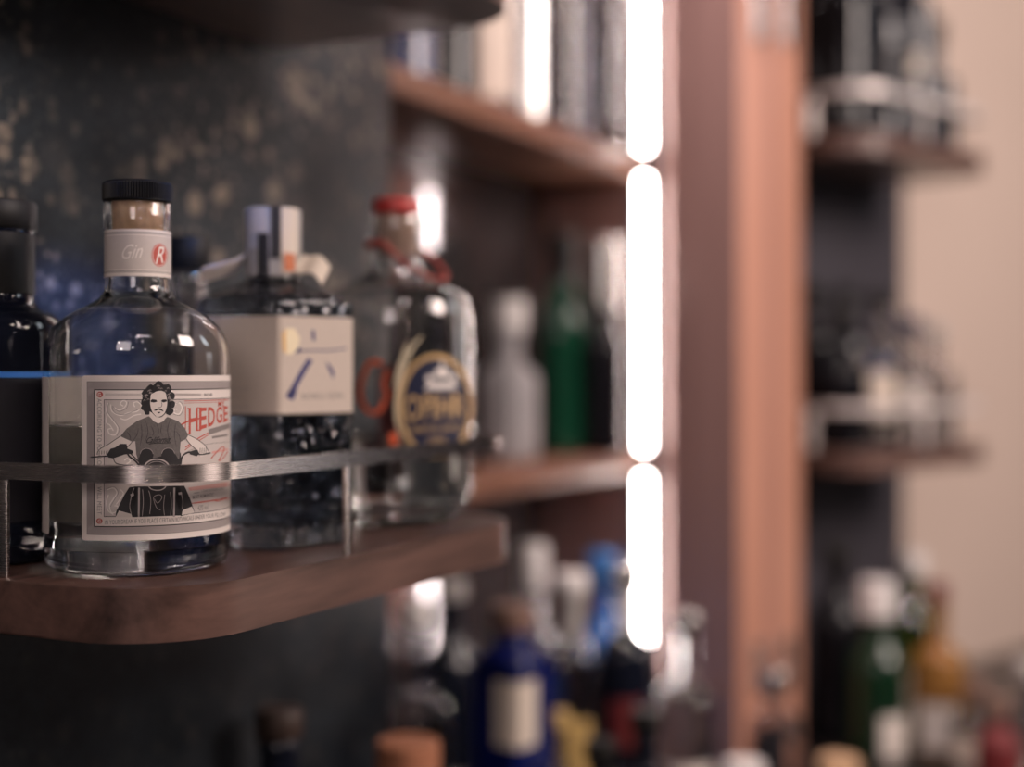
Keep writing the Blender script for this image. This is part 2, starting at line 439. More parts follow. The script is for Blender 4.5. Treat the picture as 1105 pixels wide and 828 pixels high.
bar_shelf('dark underside of a walnut shelf at the top edge above the spotted panel', (AL, AQ, Z_UP), 0, LA, DA, [], rail=False)
cposts = [(.0065, .081, -.66), (.145, .0065, 0), (LC-.0065, .10, PI/2)]
for z, lab in ((ZC+.287, 'upper walnut shelf with steel rail in front of the beige wall, holding dark bottles'),
               (Z_SH, 'lower walnut shelf with steel rail in front of the beige wall')):
    bar_shelf(lab, (C0.x, C0.y, z), RC, LC, DC-.0005, cposts, steel='steel_glint', pw=.0055)

NF = .6185
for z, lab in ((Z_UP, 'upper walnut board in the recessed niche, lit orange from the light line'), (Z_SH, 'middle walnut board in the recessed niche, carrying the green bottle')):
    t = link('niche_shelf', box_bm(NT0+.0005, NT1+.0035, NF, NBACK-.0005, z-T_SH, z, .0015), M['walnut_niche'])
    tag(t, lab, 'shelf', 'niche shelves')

# ------------------------------------------------------------------ light lines
LX, LY = NT1-.004, .6095
for z0, z1, lab in ((Z_UP+.004, ZC+.80, 'glowing white light tube above the upper niche shelf'),
                    (Z_SH+.004, Z_UP-T_SH-.004, 'glowing white light tube between the upper and middle niche shelves'),
                    (ZC-.358, Z_SH-T_SH-.004, 'glowing white light tube below the middle niche shelf')):
    t = thing('light_tube', lab, 'light', (LX, LY, z0), 0, 'vertical light tubes at the niche edge')
    h = z1-z0
    link('diffuser', lathe_bm([(0, 0), (.003, 0), (.0046, .002), (.0046, h-.002), (.003, h), (0, h)], 20), M['led'], t)
    link('end_cap', lathe_bm([(0, -.002), (.0048, -.002), (.0048, .0), (0, .0)], 20), M['cap_grey'], t)
    cb = box_bm(-.0035, .0062, .0050, .0078, 0, h, .0004); box_bm(.0050, .0062, -.0075, .0052, 0, h, .0003, cb)  # side lip added to keep the tube's light off the post
    link('mounting_channel', cb, M['label_dark'], t)

# ================================================================== bottles
def facing(p):                  # angle in the world that looks from p back to the eye
    return math.atan2(-p.y, -p.x)

# ------------------------------------------------------------------ printed art on round bottles
class Round:
    """turns a point of the printed design (in photo pixels) into angle and height on a round bottle"""
    def __init__(s, X, Y, R, zb):
        s.X, s.Y, s.R, s.zb = X, Y, R, zb
    def at(s, px, py, lift=0.):
        R = s.R + lift
        d = (px-552.5)/FPX
        A = d*d+1; B = -2*(d*s.X+s.Y); C = s.X**2+s.Y**2-s.R**2
        q = B*B-4*A*C
        lam = (-B-math.sqrt(max(q, 0)))/(2*A)
        x, y = lam*d-s.X, lam-s.Y
        z = -lam*(py-400)/FPX - s.zb
        k = R/s.R
        v = Vector((x*RX+y*FX, x*RY+y*FY))*k
        return Vector((v.x, v.y, z))
def slice2d(bm, step=3.0):
    xs = [v.co.x for v in bm.verts]
    if not xs: return
    x = min(xs)+step
    while x < max(xs):
        bmesh.ops.bisect_plane(bm, geom=bm.verts[:]+bm.edges[:]+bm.faces[:], plane_co=(x, 0, 0), plane_no=(1, 0, 0), dist=1e-5)
        x += step
def add_poly(bm, pts):
    vs = [bm.verts.new((x, y, 0)) for x, y in pts]
    try: f = bm.faces.new(vs)
    except ValueError: return
    bmesh.ops.triangulate(bm, faces=[f])
def add_stroke(bm, pts, w, taper=False):
    n = len(pts); prev = None
    for i, p in enumerate(pts):
        a = Vector(pts[max(i-1, 0)]); b = Vector(pts[min(i+1, n-1)]); t = (b-a)
        if t.length < 1e-9: continue
        t.normalize(); nn = Vector((-t.y, t.x)); ww = w/2*(max(.15, math.sin(PI*(i+.3)/(n-.4))) if taper else 1)
        p = Vector(p); c = (bm.verts.new((*(p+nn*ww), 0)), bm.verts.new((*(p-nn*ww), 0)))
        if prev: bm.faces.new((prev[0], prev[1], c[1], c[0]))
        prev = c
def curve_pts(pts, n=8):        # Catmull-Rom through the points
    out = []
    P_ = [pts[0]]+list(pts)+[pts[-1]]
    for i in range(1, len(P_)-2):
        p0, p1, p2, p3 = P_[i-1], P_[i], P_[i+1], P_[i+2]
        for k in range(n):
            t = k/n
            out.append(tuple(.5*((2*p1[j])+(-p0[j]+p2[j])*t+(2*p0[j]-5*p1[j]+4*p2[j]-p3[j])*t*t+(-p0[j]+3*p1[j]-3*p2[j]+p3[j])*t**3) for j in (0, 1)))
    out.append(tuple(pts[-1])); return out
def text_mesh(s, spacing=1.0, shear=0.0, bold=0.0):
    cu = bpy.data.curves.new('txt', 'FONT'); cu.body = s; cu.resolution_u = 3; cu.space_character = spacing; cu.shear = shear; cu.offset = bold
    ob = bpy.data.objects.new('txt', cu); COL.objects.link(ob)
    dg = bpy.context.evaluated_depsgraph_get(); dg.update()
    me = bpy.data.meshes.new_from_object(ob.evaluated_get(dg))
    bpy.data.objects.remove(ob); bpy.data.curves.remove(cu)
    return me
def add_text(bm, s, quad, spacing=1.0, shear=0.0, bold=0.0):
    """quad: bottom-left, bottom-right, top-right, top-left (photo pixels)"""
    me = text_mesh(s, spacing, shear, bold)
    if not me.vertices: return
    xs = [v.co.x for v in me.vertices]; ys = [v.co.y for v in me.vertices]
    x0, x1, y0, y1 = min(xs), max(xs), min(ys), max(ys)
    a, b, c, d = [Vector(q) for q in quad]
    for v in me.vertices:
        u = (v.co.x-x0)/(x1-x0); w = (v.co.y-y0)/max(y1-y0, 1e-6)
        p = a*(1-u)*(1-w)+b*u*(1-w)+c*u*w+d*(1-u)*w
        v.co = (p.x, p.y, 0)
    bm.from_mesh(me); bpy.data.meshes.remove(me)
def ring_pts(cx, cy, rx, ry, n=24, a0=0, a1=2*PI): return [(cx+rx*math.cos(a0+(a1-a0)*i/n), cy+ry*math.sin(a0+(a1-a0)*i/n)) for i in range(n+1)]
def printed(name, bm, rnd, lift, m, parent, step=3.0):
    slice2d(bm, step)
    for v in bm.verts: v.co = rnd.at(v.co.x, v.co.y, lift)
    bmesh.ops.recalc_face_normals(bm, faces=bm.faces)
    me = bpy.data.meshes.new(name); bm.to_mesh(me); bm.free(); me.materials.append(m)
    o = bpy.data.objects.new(name, me); COL.objects.link(o); o.parent = parent; return o

# ------------------------------------------------------------------ 1. the gin bottle with the rider label
HX, HY, HR = -.1863, .708, .045
hp = W(HX, HY, -.0973+.0003)
hero = thing('gin_bottle', 'round clear gin bottle with a printed motorcycle rider label, in sharp focus', 'bottle', hp)
fa = facing(hp)
outer = [(.030, .0003), (.0405, .0006), (.0436, .0030), (.0448, .0075), (.0450, .013), (.0450, .098)] + \
        chaikin([(.0450, .098), (.0450, .1085), (.0425, .1160), (.0350, .1240), (.0225, .1300), (.0165, .1345), (.0157, .1420)], 3)[1:] + \
        [(.0155, .1645), (.0158, .1660), (.0164, .1672), (.0165, .1690), (.0165, .1790), (.0160, .1800)]
link('glass_body', lathe_bm(shell_profile(outer, .0030, .0105), 96), M['glass'], hero, angle=50)
link('gin', lathe_bm(liquid_profile(outer, .0030, .0105, .071), 96), M['liquid'], hero, angle=50)
link('stopper', lathe_bm([(0, .1660), (.0115, .1660), (.0122, .1670), (.0126, .1802), (0, .1802)], 40), M['cork'], hero)
bm = bmesh.new(); n = 84; pr = [(0, .1803), (.0160, .1803), (.0166, .1808), (.0168, .1815), (.0168, .1890), (.0164, .1900), (.0155, .1906), (0, .1906)]
lathe_bm(pr, n*2, lambda th, z: (1 + (.022 if (round(th/(2*PI/(n*2))) % 2) else -.022)) if .181 < z < .1895 else 1, bm)
link('ribbed_cap', bm, M['cap_black'], hero, smooth=False)
# paper: front label, back label, neck label
r1 = Round(HX, HY, HR+.0002, -.0973)
def hero_angle(px, py=500): v = r1.at(px, py); return math.atan2(v.y, v.x)
def hero_z(px, py): return r1.at(px, py).z
aL = hero_angle(88.2); zt, zb_ = hero_z(88.2, 406), hero_z(88.2, 584)
LW = math.radians(152)
def label_sheet(name, a0, a1, z0, z1, lift, m, parent, rad=.0016):
    bm = bmesh.new(); R = HR+.0002
    pts = []
    for cx, cz, s in ((rad, rad, PI), ((a1-a0)*R-rad, rad, 1.5*PI), ((a1-a0)*R-rad, z1-z0-rad, 0), (rad, z1-z0-rad, .5*PI)):
        for i in range(6): pts.append((cx+rad*math.cos(s+PI/2*i/5), cz+rad*math.sin(s+PI/2*i/5)))
    add_poly(bm, pts); slice2d(bm, .0018)
    for v in bm.verts:
        a = a0+v.co.x/R; z = z0+v.co.y
        v.co = ((R+lift)*math.cos(a), (R+lift)*math.sin(a), z)
    me = bpy.data.meshes.new(name); bmesh.ops.recalc_face_normals(bm, faces=bm.faces); bm.to_mesh(me); bm.free(); me.materials.append(m)
    o = bpy.data.objects.new(name, me); COL.objects.link(o); o.parent = parent; return o
lab = label_sheet('front_label', aL, aL+LW, zb_, zt, 0, M['paper'], hero)
HL = lab
lab['label'] = 'cream front label with a printed motorcycle rider and red lettering'
bk = label_sheet('back_label', aL-math.radians(22), aL-math.radians(165), zb_+.001, zt-.001, 0, M['paper'], hero) if False else \
     label_sheet('back_label', aL-math.radians(172), aL-math.radians(31), zb_+.0012, zt-.0008, 0, M['paper'], hero)
def band(bm, x0, x1, z0, z1, R):    # x: arc metres from the label's left edge
    n = max(1, int((x1-x0)/.0018))
    rows = []
    for i in range(n+1):
        a = aL+(x0+(x1-x0)*i/n)/HR
        rows.append((bm.verts.new((R*math.cos(a), R*math.sin(a), z0)), bm.verts.new((R*math.cos(a), R*math.sin(a), z1))))
    for A, B in zip(rows, rows[1:]): bm.faces.new((A[0], B[0], B[1], A[1]))
def frame(bm, i0, i1, R, W_=LW*HR, H=None):
    H = H or zt-zb_
    band(bm, i0, W_-i0, zb_+i0, zb_+i1, R); band(bm, i0, W_-i0, zt-i1, zt-i0, R)
    band(bm, i0, i1, zb_+i1, zt-i1, R); band(bm, W_-i1, W_-i0, zb_+i1, zt-i1, R)
R0 = HR+.0002
def flat(name, bm, m, parent=lab): return link(name, bm, m, parent, angle=None)
bm = bmesh.new(); frame(bm, .0030, .0064, R0+.00004); flat('grey_border', bm, M['ink_grey'])
bm = bmesh.new(); frame(bm, .0064, .0069, R0+.00007); frame(bm, .0112, .0115, R0+.00007); frame(bm, .0028, .0030, R0+.00007)
flat('border_lines', bm, M['ink_black'])
bm = bmesh.new(); band(bm, .0115, LW*HR-.0115, zb_+.0115, zt-.0115, R0+.00004); flat('picture_ground', bm, M['ink_tint'])
# diagonal hatching in the grey border
bm = bmesh.new()
def hseg(x0, z0, x1, z1, w, R):
    q = []
    for x, z in ((x0, z0), (x0+w, z0), (x1+w, z1), (x1, z1)):
        a = aL+x/HR; q.append(bm.verts.new((R*math.cos(a), R*math.sin(a), z)))
    bm.faces.new(q)
x = .0034
while x < LW*HR-.007:
    hseg(x, zb_+.0033, x+.0028, zb_+.0061, .00035, R0+.00008); hseg(x, zt-.0061, x+.0028, zt-.0033, .00035, R0+.00008); x += .0012
z = zb_+.0066
while z < zt-.0095:
    hseg(.0033, z, .0061, z+.0028, .0005, R0+.00008); z += .0012
flat('border_hatching', bm, M['ink_hatch'])
# -- lettering and picture, authored over the photograph's own coordinates
def c1(*p): return [(85+x/6.697, 400+y/6.7) for x, y in p]
def c2(*p): return [(85+x/6.697, 490+y/6.7) for x, y in p]
def P1(bm, *p): add_poly(bm, c1(*p))
def P2(bm, *p): add_poly(bm, c2(*p))
def S1(bm, w, *p, taper=False): add_stroke(bm, curve_pts(c1(*p)), w, taper)
def S2(bm, w, *p, taper=False): add_stroke(bm, curve_pts(c2(*p)), w, taper)
# white scrolls
bm = bmesh.new()
for p in (((210, 240), (200, 300), (240, 360), (280, 420), (262, 470), (222, 462), (212, 430), (238, 425)),
          ((255, 270), (290, 290), (330, 270), (345, 235), (320, 222), (300, 245), (322, 262)),
          ((230, 250), (240, 300), (300, 330), (360, 310), (420, 300), (450, 262), (425, 232), (395, 240), (405, 268)),
          ((300, 350), (340, 360), (400, 330), (450, 320)),
          ((690, 255), (720, 235), (745, 270), (725, 318), (690, 310), (690, 285), (712, 285)),
          ((205, 320), (198, 380), (225, 400), (250, 440)),
          ((330, 655), (350, 640), (372, 660), (345, 680))):
    S1(bm, 1.15, *p)
for p in (((205, 265), (250, 252), (275, 285), (250, 330), (222, 380), (238, 430), (272, 420), (282, 385), (258, 380)),
          ((300, 262), (322, 290), (300, 330), (270, 370)), ((215, 300), (200, 350), (210, 410), (250, 445))):
    S2(bm, 1.0, *p)
printed('white_scrolls', bm, r1, .00008, M['ink_white'], lab)
bm = bmesh.new()
for p in (((218, 235), (208, 300), (250, 360), (292, 425), (275, 478)), ((245, 262), (290, 300), (345, 275), (358, 230)), ((240, 262), (260, 310), (330, 322), (430, 285), (462, 262), (430, 222)),
          ((700, 245), (735, 232), (757, 275), (730, 328), (682, 320))):
    S1(bm, .45, *p)
for p in (((198, 258), (255, 243), (285, 285), (258, 335), (230, 385)),):
    S2(bm, .45, *p)
printed('scroll_lines', bm, r1, .00009, M['ink_mid'], lab)
# text in the margins
bm = bmesh.new()
def T1(s, quad, **k): add_text(bm, s, c1(*quad), **k)
def T2(s, quad, **k): add_text(bm, s, c2(*quad), **k)
T2('IN YOUR DREAM IF YOU PLACE CERTAIN', ((188, 516), (690, 498), (690, 466), (188, 484)), spacing=1.06)
T2('BOTANICALS UNDER YOUR PILLOW', ((700, 497), (1060, 455), (1060, 424), (700, 465)), spacing=1.06)
# vertical line on the left, reading downwards then hidden by the rail
add_text(bm, 'ACCORDING TO FOLKLORE YOU WILL MEET', [(104.9, 431), (104.9, 556), (109.6, 556), (109.6, 431)], spacing=1.06)
T1('BOB', ((905, 190), (965, 189), (965, 168), (905, 169)), bold=.02)
printed('margin_text', bm, r1, .00009, M['ink_mid'], lab, 2)
bm = bmesh.new()
T1('BOTANICALLY DISTILLED WITH WILD HERBS', ((190, 190), (450, 190), (450, 168), (190, 168)), spacing=1.05)
T1('SMALL BATCH', ((690, 190), (880, 190), (880, 168), (690, 168)), spacing=1.1)
bm.free(); bm = bmesh.new()
# the fine engraved strip along the top margin: rows of tiny upright strokes
for k in range(62):
    xx = 192+k*4.2
    add_stroke(bm, c1((xx, 170), (xx, 188)), .28)
for k in range(44):
    xx = 692+k*4.4
    add_stroke(bm, c1((xx, 169), (xx, 187)), .28)
printed('margin_engraving', bm, r1, .00009, M['ink_grey'], lab, 2)
# red lettering
bm = bmesh.new()
def serif_word(bm, word, x0, x1, yb0, yb1, yt0, yt1):
    n = len(word)
    fr = [0, .26, .475, .68, .86, 1.0]
    for i, ch in enumerate(word):
        u0, u1 = fr[i]+.012, fr[i+1]-.022
        def q(u): return (x0+(x1-x0)*u, yb0+(yb1-yb0)*u, yt0+(yt1-yt0)*u)
        a, b = q(u0), q(u1)
        add_text(bm, ch, c1((a[0], a[1]), (b[0], b[1]), (b[0], b[2]), (a[0], a[2])), bold=.018)
        if ch in 'HE':   # slab serifs
            for (xx, yb, yt) in ((a[0], a[1], a[2]),) + (((b[0], b[1], b[2]),) if ch == 'H' else ()):
                for yy in (yb, yt): P1(bm, (xx-9, yy-3), (xx+16, yy-3), (xx+16, yy+3), (xx-9, yy+3))
serif_word(bm, 'HEDGE', 790, 1082, 462, 362, 278, 262)
T1('MY', ((1005, 262), (1052, 262), (1052, 226), (1005, 226)), bold=.02)
S1(bm, .9, (762, 225), (900, 222), (1010, 218), (1085, 216)); S1(bm, .5, (762, 240), (880, 237), (1000, 234))
S1(bm, .9, (770, 262), (770, 380), (768, 460))
# the curl through the H
S1(bm, 1.7, (880, 350), (800, 368), (735, 400), (703, 440), (712, 478), (738, 482), (748, 455), (730, 432), (714, 452), taper=False)
S1(bm, 1.2, (770, 560), (820, 525), (870, 490), (935, 455)); S1(bm, .8, (765, 580), (830, 535), (935, 470))
S1(bm, 1.0, (955, 640), (990, 600), (1030, 560), (1050, 565), (1030, 620), (1010, 655), (1040, 640), (1075, 590))
S2(bm, 1.0, (975, 340), (1010, 345), (1060, 320)); S2(bm, .8, (800, 363), (900, 352), (1000, 335), (1075, 318))
for cx, cy in ((103+4.8, 426.6),): add_poly(bm, ring_pts(cx, cy, 3.4, 3.2)[:-1])
add_poly(bm, ring_pts(107.3, 563.2, 3.3, 3.0)[:-1])
printed('red_lettering', bm, r1, .00010, M['ink_red'], lab, 2)
bm = bmesh.new()
for cy in (426.6, 563.2):
    add_stroke(bm, ring_pts(107.6, cy, 1.7, 1.6, 10, .6, 5.4), .8); add_stroke(bm, [(107.6, cy+.3), (109.2, cy+.3)], .7)
printed('margin_monograms', bm, r1, .00014, M['ink_white'], lab, 2)
bm = bmesh.new()
P1(bm, (935, 430), (1090, 385), (1090, 420), (940, 470)); P1(bm, (960, 480), (1075, 462), (1075, 478), (962, 497))
S1(bm, .5, (765, 600), (860, 560), (940, 535), (1085, 520))
T2('MOST ROMANTIC', ((822, 330), (975, 312), (975, 286), (822, 306)), bold=.01); S2(bm, .6, (828, 288), (872, 284))
T2('LOVE POTION GIN', ((885, 282), (1040, 264), (1040, 250), (885, 266)))
T2('42% vol', ((858, 416), (935, 408), (935, 368), (858, 376)), shear=.2)
printed('grey_lettering', bm, r1, .00010, M['ink_mid'], lab, 2)
bm = bmesh.new()
P2(bm, (790, 248), (1090, 205), (1090, 240), (800, 272)); P2(bm, (835, 352), (1090, 318), (1090, 334), (838, 366)); P1(bm, (960, 590), (1085, 565), (1085, 580), (962, 606))
printed('pink_ribbons', bm, r1, .00007, M['ink_pink'], lab, 2)

# the rider
def blob(cx, cy, rx, ry, n, amp, seed):
    rr = random.Random(seed); return [(cx+(rx+amp*(rr.random()*2-1))*math.cos(2*PI*i/n), cy+(ry+amp*(rr.random()*2-1))*math.sin(2*PI*i/n)) for i in range(n)]
bm = bmesh.new()    # trousers, motorcycle, far hair
P2(bm, (365, 245), (330, 300), (270, 420), (265, 462), (385, 462), (420, 300), (430, 240))
P2(bm, (700, 235), (700, 320), (735, 455), (838, 430), (800, 320), (762, 235))
P2(bm, (400, 240), (375, 320), (362, 400), (395, 462), (735, 450), (750, 380), (730, 235))
P1(bm, (440, 620), (430, 695), (740, 690), (735, 600), (690, 560), (600, 590), (540, 590), (470, 560))
P1(bm, *blob(575, 210, 98, 112, 26, 9, 3))
for (x, y, r) in ((490, 170, 34), (478, 235, 30), (500, 292, 34), (520, 140, 34), (575, 118, 36), (630, 135, 34), (662, 190, 32), (668, 250, 28), (655, 300, 28), (468, 272, 20), (480, 205, 22), (640, 160, 30)):
    P1(bm, *blob(x, y, r, r, 12, 5, x))
printed('rider_dark_shapes', bm, r1, .00011, M['ink_black'], lab, 2.5)
bm = bmesh.new()    # shirt
P1(bm, (300, 480), (345, 425), (420, 370), (505, 335), (545, 372), (600, 372), (640, 340), (720, 372), (765, 420), (790, 470), (775, 500), (735, 520), (725, 640), (690, 680), (440, 690), (415, 610), (408, 515), (385, 520))
printed('rider_shirt', bm, r1, .00012, M['ink_shirt'], lab, 2.5)
bm = bmesh.new()    # skin: face, neck, arms, hands
P1(bm, (510, 330), (512, 300), (528, 310), (560, 345), (600, 345), (630, 315), (636, 335), (610, 372), (575, 388), (540, 372))
P1(bm, (513, 200), (520, 165), (548, 160), (575, 152), (610, 150), (632, 172), (642, 215), (640, 260), (628, 300), (605, 330), (580, 340), (555, 332), (530, 305), (515, 260))
P1(bm, (300, 480), (385, 520), (340, 560), (270, 570), (205, 580), (190, 625), (135, 610), (150, 575), (220, 535), (255, 510))
P1(bm, (775, 500), (790, 470), (850, 500), (905, 540), (930, 580), (925, 615), (880, 630), (860, 585), (810, 545))
P2(bm, (290, 415), (380, 440), (385, 462), (266, 462)); P2(bm, (750, 412), (815, 385), (836, 430), (742, 448))
printed('rider_skin', bm, r1, .00014, M['ink_skin'], lab, 2.5)
bm = bmesh.new()    # dials and the dark tank between the bars
add_poly(bm, c1(*ring_pts(490, 612, 50, 48, 20)[:-1])); add_poly(bm, c1(*ring_pts(645, 610, 50, 48, 20)[:-1]))
P1(bm, (430, 640), (455, 600), (540, 640), (600, 640), (690, 595), (715, 640), (735, 690), (440, 695))
printed('rider_dials', bm, r1, .00015, M['ink_black'], lab, 2.5)
bm = bmesh.new()    # drawn lines: brows, eyes, nose, moustache, goatee, folds, bars
P1(bm, (518, 222), (530, 212), (560, 216), (566, 230), (540, 236), (520, 232)); P1(bm, (592, 226), (605, 214), (632, 214), (636, 228), (612, 236))
P1(bm, (540, 294), (556, 282), (574, 279), (592, 280), (608, 292), (612, 302), (590, 292), (574, 288), (556, 296))
P1(bm, (566, 304), (590, 304), (584, 314), (572, 314))
S1(bm, .5, (598, 235), (600, 255), (590, 270), (568, 272)); S1(bm, .9, (633, 180), (641, 230), (636, 275), (622, 312), (600, 334), (578, 342)); S1(bm, .5, (517, 190), (514, 250), (530, 306), (556, 336))
S1(bm, .8, (548, 160), (520, 175), (512, 215)); S1(bm, .8, (600, 150), (628, 165), (640, 210))
for p in (((480, 360), (500, 450), (470, 540)), ((450, 380), (455, 470), (440, 560)), ((660, 355), (640, 440), (662, 540)), ((700, 380), (690, 470), (705, 560)), ((560, 388), (575, 430), (570, 480)), ((600, 388), (592, 440), (600, 470)), ((385, 520), (420, 470), (430, 420)), ((735, 520), (722, 470), (700, 440)), ((345, 440), (370, 480), (372, 512)), ((520, 400), (540, 450), (530, 480))):
    S1(bm, .55, *p, taper=True)
S1(bm, .7, (300, 480), (255, 510), (215, 538), (150, 575), (132, 612)); S1(bm, .7, (385, 520), (345, 560), (270, 572)); S1(bm, .7, (790, 470), (850, 500), (905, 540), (932, 585)); S1(bm, .7, (775, 500), (810, 545), (862, 588))
for k in range(4): S1(bm, .55, (150+k*17, 585), (148+k*17, 612)); S1(bm, .55, (876+k*14, 565), (874+k*14, 600))
S1(bm, 1.5, (85, 632), (140, 628), (220, 622), (300, 612), (345, 595)); P1(bm, (205, 610), (230, 570), (262, 562), (300, 535), (345, 535), (352, 570), (392, 585), (395, 605), (330, 612), (250, 640), (215, 635))
S1(bm, 1.7, (345, 590), (365, 625), (410, 660), (440, 698)); S1(bm, 1.2, (370, 600), (410, 640), (440, 670)); S1(bm, 1.0, (250, 640), (270, 675), (330, 688), (395, 688))
S1(bm, 1.7, (840, 590), (780, 600), (745, 630), (735, 690)); S1(bm, 1.5, (835, 600), (880, 612), (950, 600)); P1(bm, (800, 590), (850, 575), (870, 605), (850, 625), (800, 610))
printed('rider_line_work', bm, r1, .00016, M['ink_black'], lab, 2.5)
bm = bmesh.new()    # the lettering on the shirt
T1('California', ((484, 532), (650, 526), (672, 478), (496, 486)), shear=.25, bold=.02); S1(bm, .7, (505, 538), (560, 530), (640, 532), (662, 522))
printed('shirt_lettering', bm, r1, .00017, M['ink_black'], lab, 2)
bm = bmesh.new()    # highlights on hair, dials, headlamp and fork
for i in range(26):
    rr = random.Random(100+i); a = rr.uniform(PI*.95, 2.05*PI); d = rr.uniform(.72, 1.08); cx, cy = 575+98*d*math.cos(a), 215+105*d*math.sin(a)
    S1(bm, .42, (cx-8, cy+6), (cx, cy-5), (cx+9, cy+3))
add_stroke(bm, c1(*ring_pts(490, 608, 46, 40, 20, PI, 2*PI)), .5); add_stroke(bm, c1(*ring_pts(645, 606, 46, 40, 20, PI, 2*PI)), .5)
add_stroke(bm, c1(*ring_pts(563, 716, 92, 70, 24, PI, 2*PI)), 1.5); add_stroke(bm, c1(*ring_pts(563, 716, 74, 54, 24, PI, 2*PI)), .5)
add_stroke(bm, c2(*ring_pts(566, 232, 62, 36, 20, 0, PI)), 1.1)
for x in (436, 690): P2(bm, (x-8, 250), (x+6, 250), (x+3, 460), (x-10, 460))
for p in (((400, 250), (380, 310), (368, 380), (378, 440)), ((505, 270), (520, 340), (512, 440)), ((620, 300), (612, 380), (618, 450)), ((735, 280), (750, 340), (748, 400)), ((660, 280), (668, 360), (662, 450)), ((460, 262), (466, 350), (458, 455)),
          ((545, 330), (570, 360), (600, 320), (580, 300), (540, 320), (560, 390), (590, 410))):
    S2(bm, .6, *p)
P2(bm, (372, 296), (396, 288), (400, 306), (376, 314)); P2(bm, (718, 284), (742, 280), (744, 298), (720, 300))
printed('rider_highlights', bm, r1, .00017, M['ink_grey'], lab, 2)
# neck label
NR = .01615
r2 = Round(HX, HY, NR, -.0973)
nl = link('neck_label', patch_bm(NR, fa-1.9, fa+2.1, .1430, .1660, 60), M['paper'], hero, angle=None)
def nb(bm, z0, z1, lift=.00004, R=NR, a0=fa-1.9, a1=fa+2.1):
    me = bpy.data.meshes.new('t'); b2 = patch_bm(R+lift, a0, a1, z0, z1, 50); b2.to_mesh(me); b2.free(); bm.from_mesh(me); bpy.data.meshes.remove(me)
bm = bmesh.new(); nb(bm, .1464, .1630, .00003, a0=fa-1.5); link('neck_ground', bm, M['ink_tint'], nl, angle=None)
bm = bmesh.new()
for z in (.1448, .1455, .1636, .1643): nb(bm, z, z+.00035, .00006)
link('neck_lines', bm, M['ink_mid'], nl, angle=None)
bm = bmesh.new(); add_text(bm, 'Gin', [(131, 281), (153, 279), (155, 263), (133, 265)], shear=.3)
printed('neck_script', bm, r2, .0001, M['ink_white'], nl, 2)
bm = bmesh.new(); add_poly(bm, ring_pts(172, 276, 8.6, 12.6)[:-1]); printed('neck_seal', bm, r2, .0001, M['ink_red'], nl, 1.5)
bm = bmesh.new(); add_text(bm, 'R', [(168, 285), (176, 284), (177, 267), (169, 267)], shear=.25); add_stroke(bm, ring_pts(172, 276, 7.4, 11.2), .5)
printed('seal_monogram', bm, r2, .00014, M['ink_white'], nl, 1.5)

# ------------------------------------------------------------------ 2. hexagonal gin bottle with washi label
QX, QY = -.1365, .812
qp = W(QX, QY, -.0973+.0003); qa = facing(qp) - math.radians(-4)
t = thing('gin_bottle', 'six-sided embossed gin bottle with a plain beige paper label marked ROKU GIN', 'bottle', qp)
def hexw(amount):
    def f(th, z):
        w = amount(z)
        d = ((th-qa+PI/6) % (PI/3))-PI/6      # angle from nearest corner
        k = math.cos(PI/6)/math.cos(PI/6-abs(d))
        k = max(k, .0) ; k = 1-(1-k)*w
        return min(k, .985) if w > .9 else k
    return f
hw = lambda z: 1 if z < .132 else max(0, 1-(z-.132)/.014)
HC = .0490
ho = [(.040, .0004), (.0475, .0012), (HC, .0050), (HC, .1300)] + chaikin([(HC, .1300), (HC, .1345), (.0400, .1400), (.0240, .1440), (.0150, .1475), (.0142, .1560)], 2)[1:] + [(.0142, .1700)]
ho = refine(ho)
link('glass_body', lathe_bm(shell_profile(ho, .0034, .012), 96, hexw(hw)), M['glass_emboss'], t, angle=25)
link('gin', lathe_bm(liquid_profile(ho, .0034, .012, .128), 96, hexw(hw)), M['liquid_dark'], t, angle=25)
sh = lambda a: hexw(lambda z: 1)(a, 0)
kl = link('washi_label', patch_bm(HC+.0004, qa-1.42, qa+1.42, .0735, .1265, 120, sh), M['paper_kraft'], t, angle=20)
class Hexa:                       # design coordinates in photo pixels -> the label's flat sides
    def at(s, px, py, lift=.0):
        d = (px-552.5)/FPX
        best = None
        for f in range(6):        # slab intersection with each side
            na = qa-TH+0 + PI/6 + f*PI/3
            na = qa + PI/6 + f*PI/3
            nn = Vector((math.cos(na), math.sin(na)))
            ro = Vector((-qp.x, -qp.y)); rd = Vector((d*RX+FX, d*RY+FY))
            den = rd.dot(nn)
            if den >= 0: continue
            ap = (HC+.0004)*math.cos(PI/6)
            lam = (ap+lift*1.0 - ro.dot(nn))/den
            if best is None or lam > best[0]: best = (lam, nn)
        lam = best[0]
        return Vector((lam*(d*RX+FX)-qp.x, lam*(d*RY+FY)-qp.y, -lam*(py-400)/FPX+.0973-.0003))
hx = Hexa()
bm = bmesh.new()
def d1(*p): return [(210+x/5.522, 320+y/5.52) for x, y in p]
add_stroke(bm, curve_pts(d1((690, 375), (655, 430), (610, 510), (570, 590))), 6.0); 
add_poly(bm, d1((545, 590), (575, 540), (612, 560), (590, 618), (560, 612)))
add_stroke(bm, curve_pts(d1((782, 392), (805, 425), (822, 460), (822, 490))), 4.0, True)
add_stroke(bm, d1((705, 200), (710, 262)), 3.2); add_stroke(bm, curve_pts(d1((605, 325), (700, 322), (800, 322), (905, 308))), 1.6)
add_poly(bm, d1((598, 308), (632, 306), (634, 334), (600, 336)))
printed('brush_character', bm, hx, .0001, M['ink_blue'], kl, 2)
bm = bmesh.new(); add_text(bm, 'ROKU GIN', d1((640, 612), (880, 606), (880, 574), (640, 580)), spacing=1.1, bold=.01)
